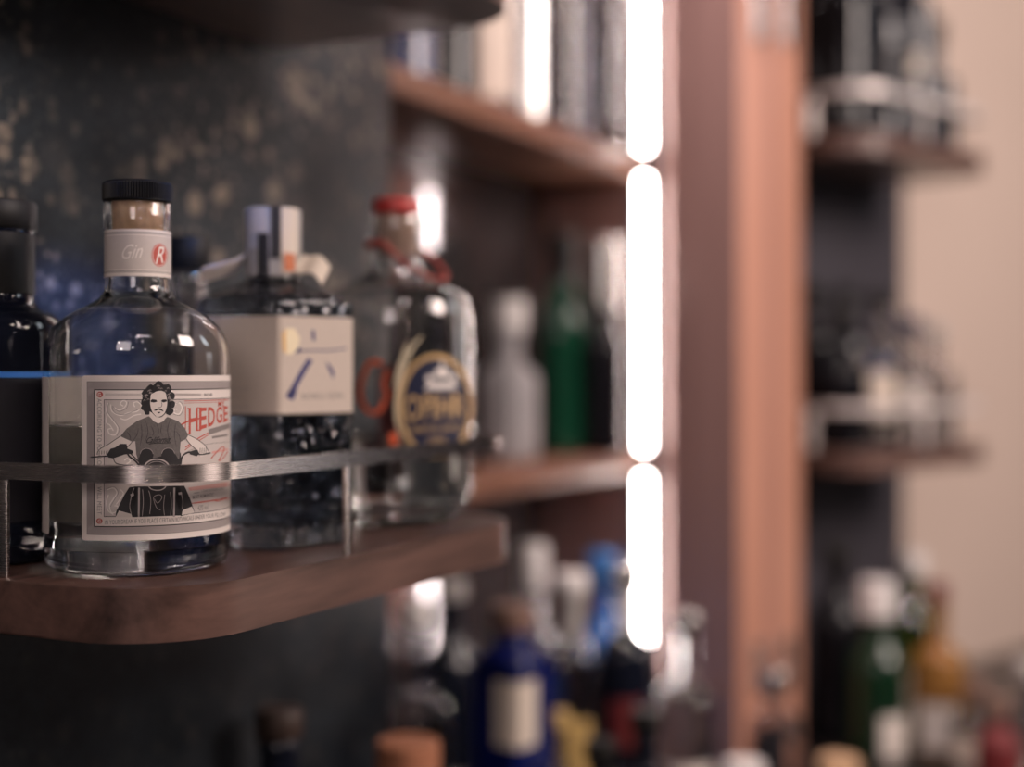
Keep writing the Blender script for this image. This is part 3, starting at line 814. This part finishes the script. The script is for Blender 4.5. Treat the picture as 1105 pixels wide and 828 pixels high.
printed('label_lettering', bm, hx, .0001, M['ink_mid'], kl, 2)
bm = bmesh.new()
for y in (545, 590, 655): add_text(bm, {545: 'PREMIUM CRAFT', 590: 'JAPAN', 655: 'SIX BOTANICALS'}[y], d1((205, y+18), (205+(120 if y != 590 else 60), y+14), (205+(120 if y != 590 else 60), y-4), (205, y)))
printed('small_lettering', bm, hx, .0001, M['ink_grey'], kl, 2)
bm = bmesh.new(); add_poly(bm, d1((546, 188), (598, 192), (628, 250), (612, 318), (575, 346), (546, 345)))
printed('gold_emblem', bm, hx, .00012, M['ink_goldpale'], kl, 2)
bm = bmesh.new(); add_poly(bm, d1((520, 225), (546, 188), (546, 345), (524, 318)))
printed('gold_emblem_side', bm, hx, .00012, M['ink_gold'], kl, 2)
link('foil_cap', lathe_bm([(0, .1500), (.0149, .1500), (.0152, .1510), (.0152, .1640), (.0158, .1645), (.0158, .1878), (.0150, .1888), (0, .1890)], 48), M['cap_grey'], t)
ca = qa
strip = lambda nm, a0, a1, z0, z1, m, R=.0161: link(nm, patch_bm(R, ca+a0, ca+a1, z0, z1, 10), m, t, angle=None)
o = strip('cap_strap', -.15, .22, .1600, .1889, M['ink_black']); o['label'] = 'black strap down the side of the grey cap'
o = strip('cap_strap', -.62, -.22, .1500, .1740, M['ink_black'], .0162); o['label'] = 'black strap down the side of the grey cap'
strip('tax_strip', .22, .95, .1520, .1889, M['paper_cream']); strip('tax_strip', -.9, -.30, .1745, .1889, M['paper_cream'])
o = strip('copper_seal', .30, .80, .1530, .1630, mat('copper_foil', (.62, .22, .12), .3, metal=.7), .01645)
# paper ribbon tails lying over the shoulder
def tail(a, pts, w):
    bm = bmesh.new(); rows = []
    pts = [(r_, z_+.003) for r_, z_ in pts]; pts = curve_pts(pts, 6); da = Vector((math.cos(a), math.sin(a), 0)); sd = Vector((-da.y*.75, da.x*.75, .66))
    for r, z in pts:
        p = da*r+Vector((0, 0, z)); rows.append([bm.verts.new(p+sd*w/2+Vector((0, 0, e))) for e in (0, .0007)]+[bm.verts.new(p-sd*w/2+Vector((0, 0, e))) for e in (.0007, 0)])
    for A, B in zip(rows, rows[1:]):
        for k in range(4): bm.faces.new((A[k], A[(k+1) % 4], B[(k+1) % 4], B[k]))
    bm.faces.new(rows[0]); bm.faces.new(rows[-1][::-1])
    return bm
link('ribbon_tail', tail(ca-1.25, [(.0163, .160), (.0195, .1545), (.028, .1505), (.043, .1465)], .012), M['paper_cream'], t)
link('ribbon_tail', tail(ca+1.05, [(.0162, .155), (.019, .1535), (.027, .1535), (.033, .147)], .016), M['paper_cream'], t)

# ------------------------------------------------------------------ 3. round flask with the navy medallion
OX, OY, OR_ = -.0738, .910, .0490
op = W(OX, OY, -.0973+.0003)
t = thing('gin_bottle', 'rounded clear flask with red cap, bead cord and navy oval medallion reading OPIHR', 'bottle', op)
oo = [(.024, .0004), (.0340, .0010)] + chaikin([(.0340, .0010), (.0420, .0070), (.0480, .0200), (.0490, .0420)], 2)[1:] + [(.0490, .110)] + \
     chaikin([(.0490, .110), (.0490, .134), (.0430, .1475), (.0260, .1530), (.0175, .1590), (.0165, .1690)], 3)[1:] + [(.0165, .1800), (.0172, .1830), (.0174, .1950), (.0167, .1965)]
link('glass_body', lathe_bm(shell_profile(oo, .0030, .013), 80), M['glass'], t, angle=50)
link('gin', lathe_bm(liquid_profile(oo, .0030, .013, .052), 80), M['liquid'], t, angle=50)
link('stopper', lathe_bm([(0, .170), (.0120, .170), (.0128, .172), (.0132, .1966), (0, .1966)], 32), mat('dark_cork', (.40, .27, .21), .7, var=.25, vscale=240), t)
link('red_cap', lathe_bm([(0, .1967), (.0150, .1967), (.0153, .1975), (.0153, .2055), (.0146, .2064), (0, .2066)], 40), M['cap_red'], t)
bm = bmesh.new()
cp = []
for i in range(60):
    a = 2*PI*i/60; f = facing(op)
    drop = max(0, math.cos(a-(f+.9)))**2
    cp.append(((.0184+.0165*drop)*math.cos(a), (.0184+.0165*drop)*math.sin(a), .1775-.0235*drop))
tube_bm(cp, .0010, 8, bm, closed=True)
for i in range(0, 60, 1):
    bmesh.ops.create_icosphere(bm, subdivisions=1, radius=.0021, matrix=Matrix.Translation(cp[i]))
link('bead_cord', bm, mat('red_beads', (.34, .035, .022), .4), t)
r3 = Round(OX, OY, OR_+.0002, -.0973)
bm = bmesh.new(); add_poly(bm, ring_pts(470, 439, 36, 52, 40)[:-1]); md = printed('medallion', bm, r3, .0001, M['ink_navy'], t, 2)
md['label'] = 'navy oval medallion with a gold rim'
bm = bmesh.new(); add_stroke(bm, ring_pts(470, 439, 38, 54, 48), 5.0); printed('medallion_rim', bm, r3, .0003, M['ink_gold'], md, 2)
bm = bmesh.new(); add_text(bm, 'OPIHR', [(437, 455), (501, 451), (501, 426), (437, 427)], bold=.008); printed('medallion_lettering', bm, r3, .0002, M['ink_gold'], md, 2)
bm = bmesh.new(); add_text(bm, 'ORIENTAL SPICED', [(441, 468), (499, 465), (499, 459), (441, 461)]); add_text(bm, 'GIN', [(462, 480), (480, 479), (480, 472), (462, 473)]); printed('medallion_small_text', bm, r3, .0002, M['ink_gold'], md, 2)
bm = bmesh.new()   # domed palace emblem
add_poly(bm, [(458, 421), (494, 420), (490, 413), (462, 414)]); add_poly(bm, ring_pts(477, 408, 9, 11, 14, PI, 2*PI)); add_poly(bm, [(474, 400), (480, 400), (477, 388)])
add_poly(bm, ring_pts(463, 412, 4, 7, 10, PI, 2*PI)); add_poly(bm, ring_pts(490, 411, 4, 7, 10, PI, 2*PI))
printed('palace_emblem', bm, r3, .0002, M['ink_white'], md, 2)
bm = bmesh.new()   # orange letter scroll and gold plume printed on the flask
add_stroke(bm, curve_pts([(412, 393), (400, 392), (391, 410), (389, 428), (395, 442), (406, 446), (415, 436)]), 5.5)
add_stroke(bm, curve_pts([(418, 400), (414, 415), (418, 428), (412, 436)]), 3.0); add_poly(bm, [(419, 470), (428, 466), (430, 480), (421, 482)])
printed('orange_scroll', bm, r3, .0001, M['ink_orange'], t, 2)
bm = bmesh.new()
for k, p in enumerate((((448, 372), (438, 392), (430, 420), (428, 450), (434, 480)), ((441, 368), (432, 395), (424, 420)), ((456, 362), (446, 374), (436, 386)))):
    add_stroke(bm, curve_pts(p), 4.5-k, True)
printed('gold_plume', bm, r3, .0001, M['ink_goldpale'], t, 2)
link('back_print', patch_bm(OR_+.0002, facing(op)+PI-.5, facing(op)+PI+.25, .040, .100, 16), M['label_red'], t, angle=None)['label'] = 'dark red printing on the back of the flask, seen through the glass'

# ------------------------------------------------------------------ generic bottles
def prof(kind, r, h, nr):
    """outer profile from foot to lip for a bottle of radius r and height h (without cap), neck radius nr"""
    foot = [(r*.7, .0004), (r*.93, .0012), (r, .006)]
    k = {'round': (.60, .70), 'square': (.64, .70), 'tall': (.68, .80), 'slope': (.52, .80), 'squat': (.56, .72), 'block': (.84, .93)}[kind]
    a, b = h*k[0], h*k[1]
    sh_ = chaikin([(r, a*.9), (r, a+(b-a)*.45), (r*.72+nr*.28, b-(b-a)*.2), (nr*1.12, b+(b-a)*.12), (nr, b+(b-a)*.55)], 3)
    return foot + sh_ + [(nr, h*.955), (nr*1.14, h*.962), (nr*1.14, h-.0012), (nr*1.05, h)]
def sq(amount, a0):
    def f(th, z):
        d = ((th-a0) % (PI/2))-PI/4
        k = .80/max(.80, math.cos(PI/4-abs(d))) if False else min(1.0, .78/math.cos(((th-a0+PI/4) % (PI/2))-PI/4))
        w = amount(z); return 1-(1-k)*w
    return f
def bottle(label, p, r, h, kind, glass, cap, group, nr=None, cap_h=.018, cap_r=None, paper=None, paper_z=(.15, .5), paper_w=1.1, fill=None, liquid='liquid', foil=None, sqr=False, opaque=False, extra=None, turn=0., seg=40):
    nr = nr or r*.36
    f = facing(p)+turn
    t = thing('spirit_bottle', label, 'bottle', p, 0, group)
    o = prof(kind, r, h, nr)
    kq = .84 if kind == 'block' else .6
    shp = sq(lambda z: 1 if z < h*kq else max(0, 1-(z-h*kq)/(h*.10)), f+PI/4) if sqr else None
    oo_ = refine(o, .012)
    if opaque: link('glass_body', lathe_bm([(0, .002)]+oo_+[(0, h)], seg, shp), M[glass], t, angle=50)
    else:
        link('glass_body', lathe_bm(shell_profile(oo_, min(.0032, r*.1), .009), seg, shp), M[glass], t, angle=50)
        if fill: link('spirit', lathe_bm(liquid_profile(oo_, min(.0032, r*.1), .009, h*fill), seg, shp), M[liquid], t, angle=50)
    cr = cap_r or nr*1.35
    link('cap', lathe_bm([(0, h+.0002), (cr*.96, h+.0002), (cr, h+.001), (cr, h+cap_h-.0015), (cr*.93, h+cap_h), (0, h+cap_h)], 28), M[cap], t)
    if foil: link('neck_foil', lathe_bm([(nr*1.04, h*.80), (nr*1.06, h*.80), (nr*1.16, h*.95), (nr*1.22, h*.965), (nr*1.22, h*.9995), (nr*1.10, h*.9995)], 28), M[foil], t)
    if paper:
        shl = (lambda a: shp(a, 0)) if sqr else None
        lb = link('label', patch_bm(r+.0005, f-paper_w, f+paper_w, h*paper_z[0], h*paper_z[1], 40, shl), M[paper], t, angle=30)
        if extra: link('label_band', patch_bm(r+.0008, f-paper_w*.92, f+paper_w*.92, h*extra[1], h*extra[2], 40, shl), M[extra[0]], lb, angle=30)
    return t
def on(px, Y, z):               # where a bottle stands: column seen at px, distance Y
    v = W((px-552.5)/FPX*Y, Y); v.z = z+.0003; return v
def at_s(px, s, z):             # same, with the distance from its row y = s
    u = (px-552.5)/FPX; Y = s/(FY-RX*0+(-math.cos(TH))*u) if False else s/(math.sin(TH)-math.cos(TH)*u)
    return on(px, Y, z)

# second row on the near shelf
G = 'bottles in the second row of the foreground shelf'
p = W(-.372*.727, .727, 0); p = Vector((.5365, .5690, Z_SH+.0003))
t = thing('spirit_bottle', 'black bottle with a broad black stopper cut off by the left edge', 'bottle', p, 0, G)
bo = [(.028, .0004), (.037, .0012), (.0395, .006), (.0400, .012), (.0400, .108)] + chaikin([(.0400, .108), (.0400, .120), (.0370, .1255), (.0285, .1285), (.0250, .134), (.0248, .142)], 3)[1:] + [(.0248, .1665), (.0255, .1675), (.0255, .1690)]
link('glass_body', lathe_bm([(0, .002)]+refine(bo, .01)+[(0, .169)], 64), M['glass_midnight'], t, angle=50)
link('stopper', lathe_bm([(0, .1692), (.0262, .1692), (.0268, .170), (.0268, .1825), (.0260, .1838), (0, .184)], 48), M['cap_black'], t)
link('neck_sleeve', lathe_bm([(.0256, .136), (.0258, .1362), (.0258, .1668), (.0256, .1672)], 48), M['cap_black'], t)
link('label_edge', patch_bm(.0402, facing(p)-1.4, facing(p)+1.4, .0935, .0965, 40), M['blue_band'], t, angle=None)
link('label', patch_bm(.0403, facing(p)-1.3, facing(p)+1.3, .022, .0930, 40), M['label_dark'], t, angle=None)
p = Vector((.705, .5725, Z_SH+.0003))
bottle('clear bottle with a slim dark neck mostly hidden behind the rider-label bottle', p, .036, .158, 'round', 'glass_grey', 'cap_black', G, nr=.0105, cap_h=.022, fill=.5)

# tall bottles on the counter below the near shelf
G = 'bottles on the counter in front of the dark panel'
bottle('dark bottle with a brown cap standing in the shadow under the foreground shelf', on(301, .98, Z_CT), .036, .200, 'tall', 'glass_midnight', 'cap_umber', G, cap_h=.020, cap_r=.0165, opaque=True)
bottle('clear bottle with an orange cork stopper at the bottom edge, beside the dark panel', on(440, 1.04, Z_CT), .038, .158, 'round', 'glass_grey', 'cork_orange', G, cap_h=.024, cap_r=.0235, nr=.015, fill=.6)

# upper niche shelf
G = 'bottles on the upper niche shelf'; z = Z_UP
bottle('clear bottle with a blue foot label at the left end of the upper niche shelf', at_s(432, .685, z), .034, .235, 'tall', 'glass', 'cap_silver', G, paper='glass_blue', paper_z=(.06, .32), fill=.3)
bottle('dark squat bottle with a silver cap on the upper niche shelf', at_s(478, .690, z), .036, .135, 'squat', 'glass_black', 'cap_silver', G, opaque=True, cap_h=.02, cap_r=.018)
bottle('bottle with a tall beige label on the upper niche shelf', at_s(524, .690, z), .033, .235, 'tall', 'glass_grey', 'cap_black', G, paper='paper_kraft', paper_z=(.10, .62), fill=.5)
bottle('slim bottle made silver to mirror the light tube as a white streak on the upper shelf', at_s(569, .672, z), .022, .262, 'tall', 'cap_silver', 'cap_white', G, opaque=True, nr=.010)  # silver chosen so the bottle mirrors the light tube as a streak
bottle('tall clear bottle with a dark label in the middle right of the upper niche shelf', at_s(606, .678, z), .024, .265, 'tall', 'glass_grey', 'cap_white', G, fill=.7, paper='label_dark', paper_z=(.12, .5), paper_w=.4)
bottle('tall clear bottle next to the light tube on the upper niche shelf', at_s(653, .632, z), .0240, .265, 'tall', 'glass_grey', 'cap_white', G, fill=.7, liquid='liquid_dark', paper='label_dark', paper_z=(.12, .40), paper_w=.4)

# middle niche shelf
G = 'bottles on the middle niche shelf'; z = Z_SH
bottle('squat cloudy bottle with a pale round stopper on the middle niche shelf', at_s(549, .680, z), .0325, .140, 'squat', 'glass_frost', 'cap_white', G, cap_h=.034, cap_r=.019, nr=.0145)
bottle('dark green bottle with a black neck on the middle niche shelf', at_s(606, .684, z), .0310, .235, 'slope', 'green_solid', 'cap_black', G, opaque=True, foil='cap_black', cap_h=.022, nr=.0125)
bottle('black bottle with a big silver stopper against the light tube', at_s(652, .632, z), .0240, .168, 'tall', 'glass_black', 'cap_silver', G, opaque=True, cap_h=.080, cap_r=.0225, nr=.016)
bottle('short dark bottle behind the red-capped flask at the left of the middle niche shelf', at_s(486, .690, z), .032, .150, 'round', 'glass_black', 'cap_black', G, opaque=True)

# counter, under the niche
G = 'bottles on the counter below the niche'; z = Z_CT
bottle('clear bottle with a white cap on the counter beside the dark panel', on(449, 1.33, z), .034, .212, 'round', 'glass_grey', 'cap_white', G, cap_h=.026, cap_r=.0150, fill=.6, paper='label_dark', paper_z=(.1, .35))
bottle('dark bottle with a grey neck between the white-capped and cobalt bottles', on(487, 1.42, z), .030, .225, 'slope', 'glass_midnight', 'cap_grey', G, opaque=True, cap_h=.018)
bottle('cobalt blue bottle with a big cream label on the counter', on(553, 1.27, z), .0370, .222, 'block', 'glass_blue', 'cap_brown', G, opaque=True, cap_h=.022, cap_r=.020, nr=.0165, paper='paper_cream', paper_z=(.56, .82), paper_w=.70, sqr=True, turn=.12)
bottle('slim bottle with a tall pale cap behind the cobalt bottle', on(575, 1.53, z), .027, .215, 'tall', 'glass_grey', 'cap_white', G, cap_h=.052, cap_r=.0145, nr=.012, fill=.6)
bottle('clear bottle with a yellow label and pale neck foil on the counter', on(616, 1.39, z), .029, .235, 'tall', 'glass_grey', 'cap_white', G, cap_h=.020, cap_r=.0165, fill=.7, liquid='liquid_dark', paper='label_yellow', paper_z=(.08, .50), paper_w=.7, foil='cap_grey', extra=('label_skyblue', .08, .20))
bottle('sky blue bottle standing left of the light tube on the counter', on(652, 1.55, z), .027, .222, 'slope', 'glass_sky', 'cap_blue', G, opaque=True, cap_h=.032, cap_r=.0165)
bottle('small clear bottle with a yellow cap in front of the yellow-labelled bottle', on(603, 1.28, z), .020, .130, 'squat', 'glass_grey', mat and 'label_yellow', G, cap_h=.016, cap_r=.0105, fill=.6, paper='label_skyblue', paper_z=(.35, .62), paper_w=.8)
bottle('bottle with a silver cap and white label just left of the light tube foot', on(676, 1.42, z), .0265, .236, 'tall', 'glass_midnight', 'cap_silver', G, opaque=True, cap_h=.024, cap_r=.0155, paper='label_red', paper_z=(.35, .55), paper_w=.6, foil='cap_white')
bottle('clear bottle with a bright glint to the right of the light tube foot', on(740, 1.46, z), .0330, .185, 'round', 'glass', 'cap_silver', G, cap_h=.020, cap_r=.0150, fill=.65, paper='paper_pale', paper_z=(.08, .30), paper_w=.9)
bottle('dark round bottle at the bottom edge under the light tube', on(697, 1.30, z), .031, .125, 'round', 'glass_midnight', 'cap_black', G, opaque=True)
bottle('low jar with a white lid added as a bright blurred highlight before the post', on(803, 1.36, z), .026, .062, 'squat', 'glass_grey', 'cap_white', G, cap_h=.016, cap_r=.0195, nr=.017)  # white lid stands in for a blurred highlight
bottle('clear bottle with a black band standing in front of the walnut post', on(836, 1.50, z), .026, .115, 'tall', 'glass_grey', 'cap_silver', G, fill=.6, cap_h=.022, cap_r=.0125, paper='label_dark', paper_z=(.2, .75), paper_w=.5)
bottle('short dark bottle between the cork stopper and the cobalt bottle', on(497, 1.17, z), .028, .105, 'round', 'glass_midnight', 'cap_silver', G, opaque=True, cap_h=.014)
bottle('short black bottle in front of the sky blue bottle at the bottom edge', on(648, 1.22, z), .029, .118, 'round', 'glass_black', 'cap_black', G, opaque=True)

# far bay
def CB(k, m, z): v = CL(k, m, z+.0003); return v
G = 'bottles on the upper shelf of the far bay'; z = ZC+.287
for k, m, r, h, kind, gl, cap, lab, kw in (
    (.050, .062, .031, .235, 'tall', 'glass_black', 'cap_black', 'black bottle at the left front of the upper far shelf', dict(opaque=True)),
    (.120, .055, .031, .240, 'round', 'glass_midnight', 'cap_black', 'black round bottle with dark label, second along the front of the upper far shelf', dict(opaque=True, paper='label_dark')),
    (.192, .055, .031, .250, 'tall', 'glass_midnight', 'cap_grey', 'dark bottle with a small pale label on the upper far shelf', dict(opaque=True, paper='paper_cream', paper_z=(.36, .48), paper_w=.22, turn=.3)),
    (.262, .060, .030, .150, 'square', 'glass_midnight', 'cap_black', 'short dark bottle at the right front of the upper far shelf', dict(opaque=True, cap_h=.03, paper='label_dark', paper_w=.7)),
    (.085, .130, .032, .260, 'tall', 'glass_black', 'cap_black', 'tall black bottle at the back left of the upper far shelf', dict(opaque=True)),
    (.160, .130, .032, .260, 'round', 'glass_black', 'cap_grey', 'tall black bottle with grey cap at the back of the upper far shelf', dict(opaque=True)),
    (.236, .132, .032, .240, 'tall', 'glass_midnight', 'cap_black', 'dark bottle at the back right of the upper far shelf', dict(opaque=True))):
    bottle(lab, CB(k, m, z), r, h, kind, gl, cap, G, **kw)
G = 'bottles on the lower shelf of the far bay'; z = Z_SH
for k, m, r, h, kind, gl, cap, lab, kw in (
    (.048, .062, .032, .150, 'round', 'glass_black', 'cap_black', 'short black bottle at the left front of the lower far shelf', dict(opaque=True, cap_h=.03)),
    (.122, .055, .030, .175, 'square', 'glass_grey', 'cap_black', 'clear bottle with a beige label and blue top on the lower far shelf', dict(fill=.65, paper='paper_cream', paper_z=(.12, .55), paper_w=.6, cap_h=.022, extra=('label_dark', .14, .22))),
    (.192, .055, .030, .150, 'round', 'glass_grey', 'cap_navy', 'clear bottle with a pale mauve label on the lower far shelf', dict(fill=.6, paper='paper_pale', paper_z=(.2, .55), paper_w=.6)),
    (.262, .060, .029, .140, 'square', 'glass_grey', 'cap_grey', 'small smoky bottle at the right front of the lower far shelf', dict(fill=.6)),
    (.085, .130, .032, .185, 'tall', 'glass_black', 'cap_black', 'tall black bottle at the back left of the lower far shelf', dict(opaque=True, cap_h=.024)),
    (.160, .130, .032, .190, 'slope', 'glass_midnight', 'cap_black', 'dark bottle at the middle back of the lower far shelf', dict(opaque=True)),
    (.236, .132, .030, .185, 'slope', 'glass_grey', 'cap_black', 'smoky bottle with black cap at the back right of the lower far shelf', dict(fill=.5, paper='label_skyblue', paper_z=(.52, .60), paper_w=.5))):
    bottle(lab, CB(k, m, z), r, h, kind, gl, cap, G, **kw)
G = 'bottles on the counter below the far bay'; z = Z_CT
bottle('black bottle beside the post at the left of the far counter row', on(903, 1.74, z), .033, .215, 'slope', 'glass_black', 'cap_black', G, opaque=True, cap_h=.024)
bottle('dark green bottle with a pale pink cap on the far counter', on(947, 1.66, z), .034, .165, 'slope', 'glass_dkgreen', 'cap_white', G, opaque=True, cap_h=.042, cap_r=.0205, nr=.0165, paper='paper_pale', paper_z=(.04, .34), paper_w=.45, turn=.6)
bottle('olive bottle with a white cap behind the dark green bottle', on(984, 1.80, z), .032, .195, 'slope', 'glass_olive', 'cap_white', G, fill=.6, cap_h=.026, cap_r=.0165, paper='paper_pale', paper_z=(.05, .40))
bottle('amber bottle with a dark red cap on the far counter', on(1012, 1.68, z), .032, .180, 'round', 'amber_solid', 'cap_maroon', G, opaque=True, cap_h=.022, cap_r=.0120, nr=.0105, paper='paper_pale', paper_z=(.06, .36), paper_w=.7)
bottle('short pale-labelled bottle in front of the beige wall', on(1052, 1.62, z), .026, .082, 'round', 'glass_grey', 'cap_brown', G, fill=.6, paper='paper_cream', paper_z=(.1, .5), cap_h=.018)
bottle('dark red bottle near the right edge of the photo', on(1077, 1.55, z), .024, .075, 'slope', 'label_red', 'cap_brown', G, opaque=True, cap_h=.022)
bottle('clear bottle with a pale cap cut off by the right edge', on(1108, 1.60, z), .027, .105, 'tall', 'glass_grey', 'cap_grey', G, fill=.6, cap_h=.022)
bottle('short bottle with a copper-coloured lid added as a warm highlight before the green bottle', on(905, 1.46, z), .026, .040, 'squat', 'glass_black', 'cork', G, opaque=True, nr=.018, cap_h=.014, cap_r=.021)  # orange-brown lid stands in for a warm highlight

# printed layers of a label are one sheet of print, not separate pieces
def merge_print(parent, name, pick=lambda n: True):
    kids = [o for o in parent.children if pick(o.name)]
    bm = bmesh.new(); slots = []
    for o in kids:
        i0 = len(slots); n0 = len(bm.faces)
        bm.from_mesh(o.data); bm.faces.ensure_lookup_table()
        slots.append(o.data.materials[0])
        for f in bm.faces[n0:]: f.material_index = i0
    me = bpy.data.meshes.new(name); bm.to_mesh(me); bm.free()
    for m in slots: me.materials.append(m)
    for o in kids: bpy.data.objects.remove(o)
    o = bpy.data.objects.new(name, me); COL.objects.link(o); o.parent = parent; return o
isr = lambda n: n.startswith(('rider_', 'shirt_'))
merge_print(HL, 'rider_print', isr)['label'] = 'printed drawing of a rider in a dark shirt on a motorcycle'
merge_print(HL, 'label_print', lambda n: not n.startswith('rider_print'))
merge_print(nl, 'neck_print'); merge_print(kl, 'label_print'); merge_print(md, 'medallion_print')

# ================================================================== light
def area(name, loc, target, size, power, col, sy=None):
    l = bpy.data.lights.new(name, 'AREA'); l.size = size; l.energy = power; l.color = col
    if sy: l.shape = 'RECTANGLE'; l.size_y = sy
    o = bpy.data.objects.new(name, l); COL.objects.link(o); o.location = loc
    d = Vector(target)-Vector(loc); o.rotation_euler = d.to_track_quat('-Z', 'Y').to_euler(); return o
def point(name, loc, r, power, col):
    l = bpy.data.lights.new(name, 'POINT'); l.shadow_soft_size = r; l.energy = power; l.color = col
    o = bpy.data.objects.new(name, l); COL.objects.link(o); o.location = loc; return o
PINK = (1.0, .835, .83)
area('room_key', W(.35, -.55, 1.6), W(-.1, .75, -.05), .6, 54, PINK)
area('room_back', W(-.3, -1.6, .75), W(.2, 1.4, 0), .7, 8, PINK)  # unseen fill added to lift the dark side of the post
sl = bpy.data.lights.new('post_fill', 'SPOT'); sl.energy = 60; sl.color = (1.0, .80, .76); sl.spot_size = math.radians(38); sl.spot_blend = .7; sl.shadow_soft_size = .04  # unseen spot added to brighten the side of the post
sb = bpy.data.lights.new('blue_fill', 'SPOT'); sb.energy = 85; sb.color = (.05, .26, 1.0); sb.spot_size = math.radians(11); sb.spot_blend = 1; sb.shadow_soft_size = .03  # added blue spot, stands in for the blue reflection on the panel
sbo = bpy.data.objects.new('blue_fill', sb); COL.objects.link(sbo); sbo.location = W(.2, .3, .60)
sbo.rotation_euler = (W(-.262, .845, .035)-sbo.location).to_track_quat('-Z', 'Y').to_euler()
so = bpy.data.objects.new('post_fill', sl); COL.objects.link(so); so.location = W(.01, 1.12, 1.2)
so.rotation_euler = (W(.24, 1.62, -.05)-so.location).to_track_quat('-Z', 'Y').to_euler()
area('room_far', W(1.9, .45, 1.0), W(.5, 1.8, .1), .8, 46, (1.0, .82, .75))
area('wall_glare', W(1.75, 1.5, .75), W(-.1, .85, .1), .28, 2.2, (.86, .93, 1.0), .5)
area('rail_fill', W(1.72, 1.60, .10), W(-.2, .8, 0), .24, .35, (.96, .92, .95), .16)  # unseen, added for the pale highlight on the rail
area('rail_warm_fill', W(1.75, 1.30, -.25), W(-.2, .75, 0), .30, .8, (1.0, .82, .72), .2)  # unseen, added for warm reflections in the rail and bottles
area('room_blue', W(-1.3, -.8, .5), W(-.2, .7, -.03), .25, 1.5, (.45, .62, 1.0), .5)  # unseen blue source added for reflections in the bottles
for x, y, z_, e in ((.35, -.7, .75, 2.5), (-.5, -1.2, .9, 3), (.9, .15, .55, 2), (-.35, -.9, .35, 2), (1.5, .9, .9, 3.5), (.15, -1.6, .6, 3), (.8, -1.5, .5, 2.5)):
    point('glint_bulb', W(x, y, z_), .032, e, (1.0, .84, .72))  # unseen bulbs added for small highlights on the bottles
w = bpy.data.worlds.new('world'); S.world = w; w.use_nodes = True
w.node_tree.nodes['Background'].inputs[0].default_value = (.50, .40, .42, 1); w.node_tree.nodes['Background'].inputs[1].default_value = .05

S.view_settings.view_transform = 'Standard'
S.view_settings.look = 'None'
S.view_settings.exposure = 0
cy = S.cycles
cy.max_bounces = 14; cy.transmission_bounces = 14; cy.glossy_bounces = 6; cy.diffuse_bounces = 3; cy.transparent_max_bounces = 8
cy.caustics_reflective = False; cy.caustics_refractive = True
cy.sample_clamp_indirect = 25; cy.sample_clamp_direct = 0
cy.use_denoising = True
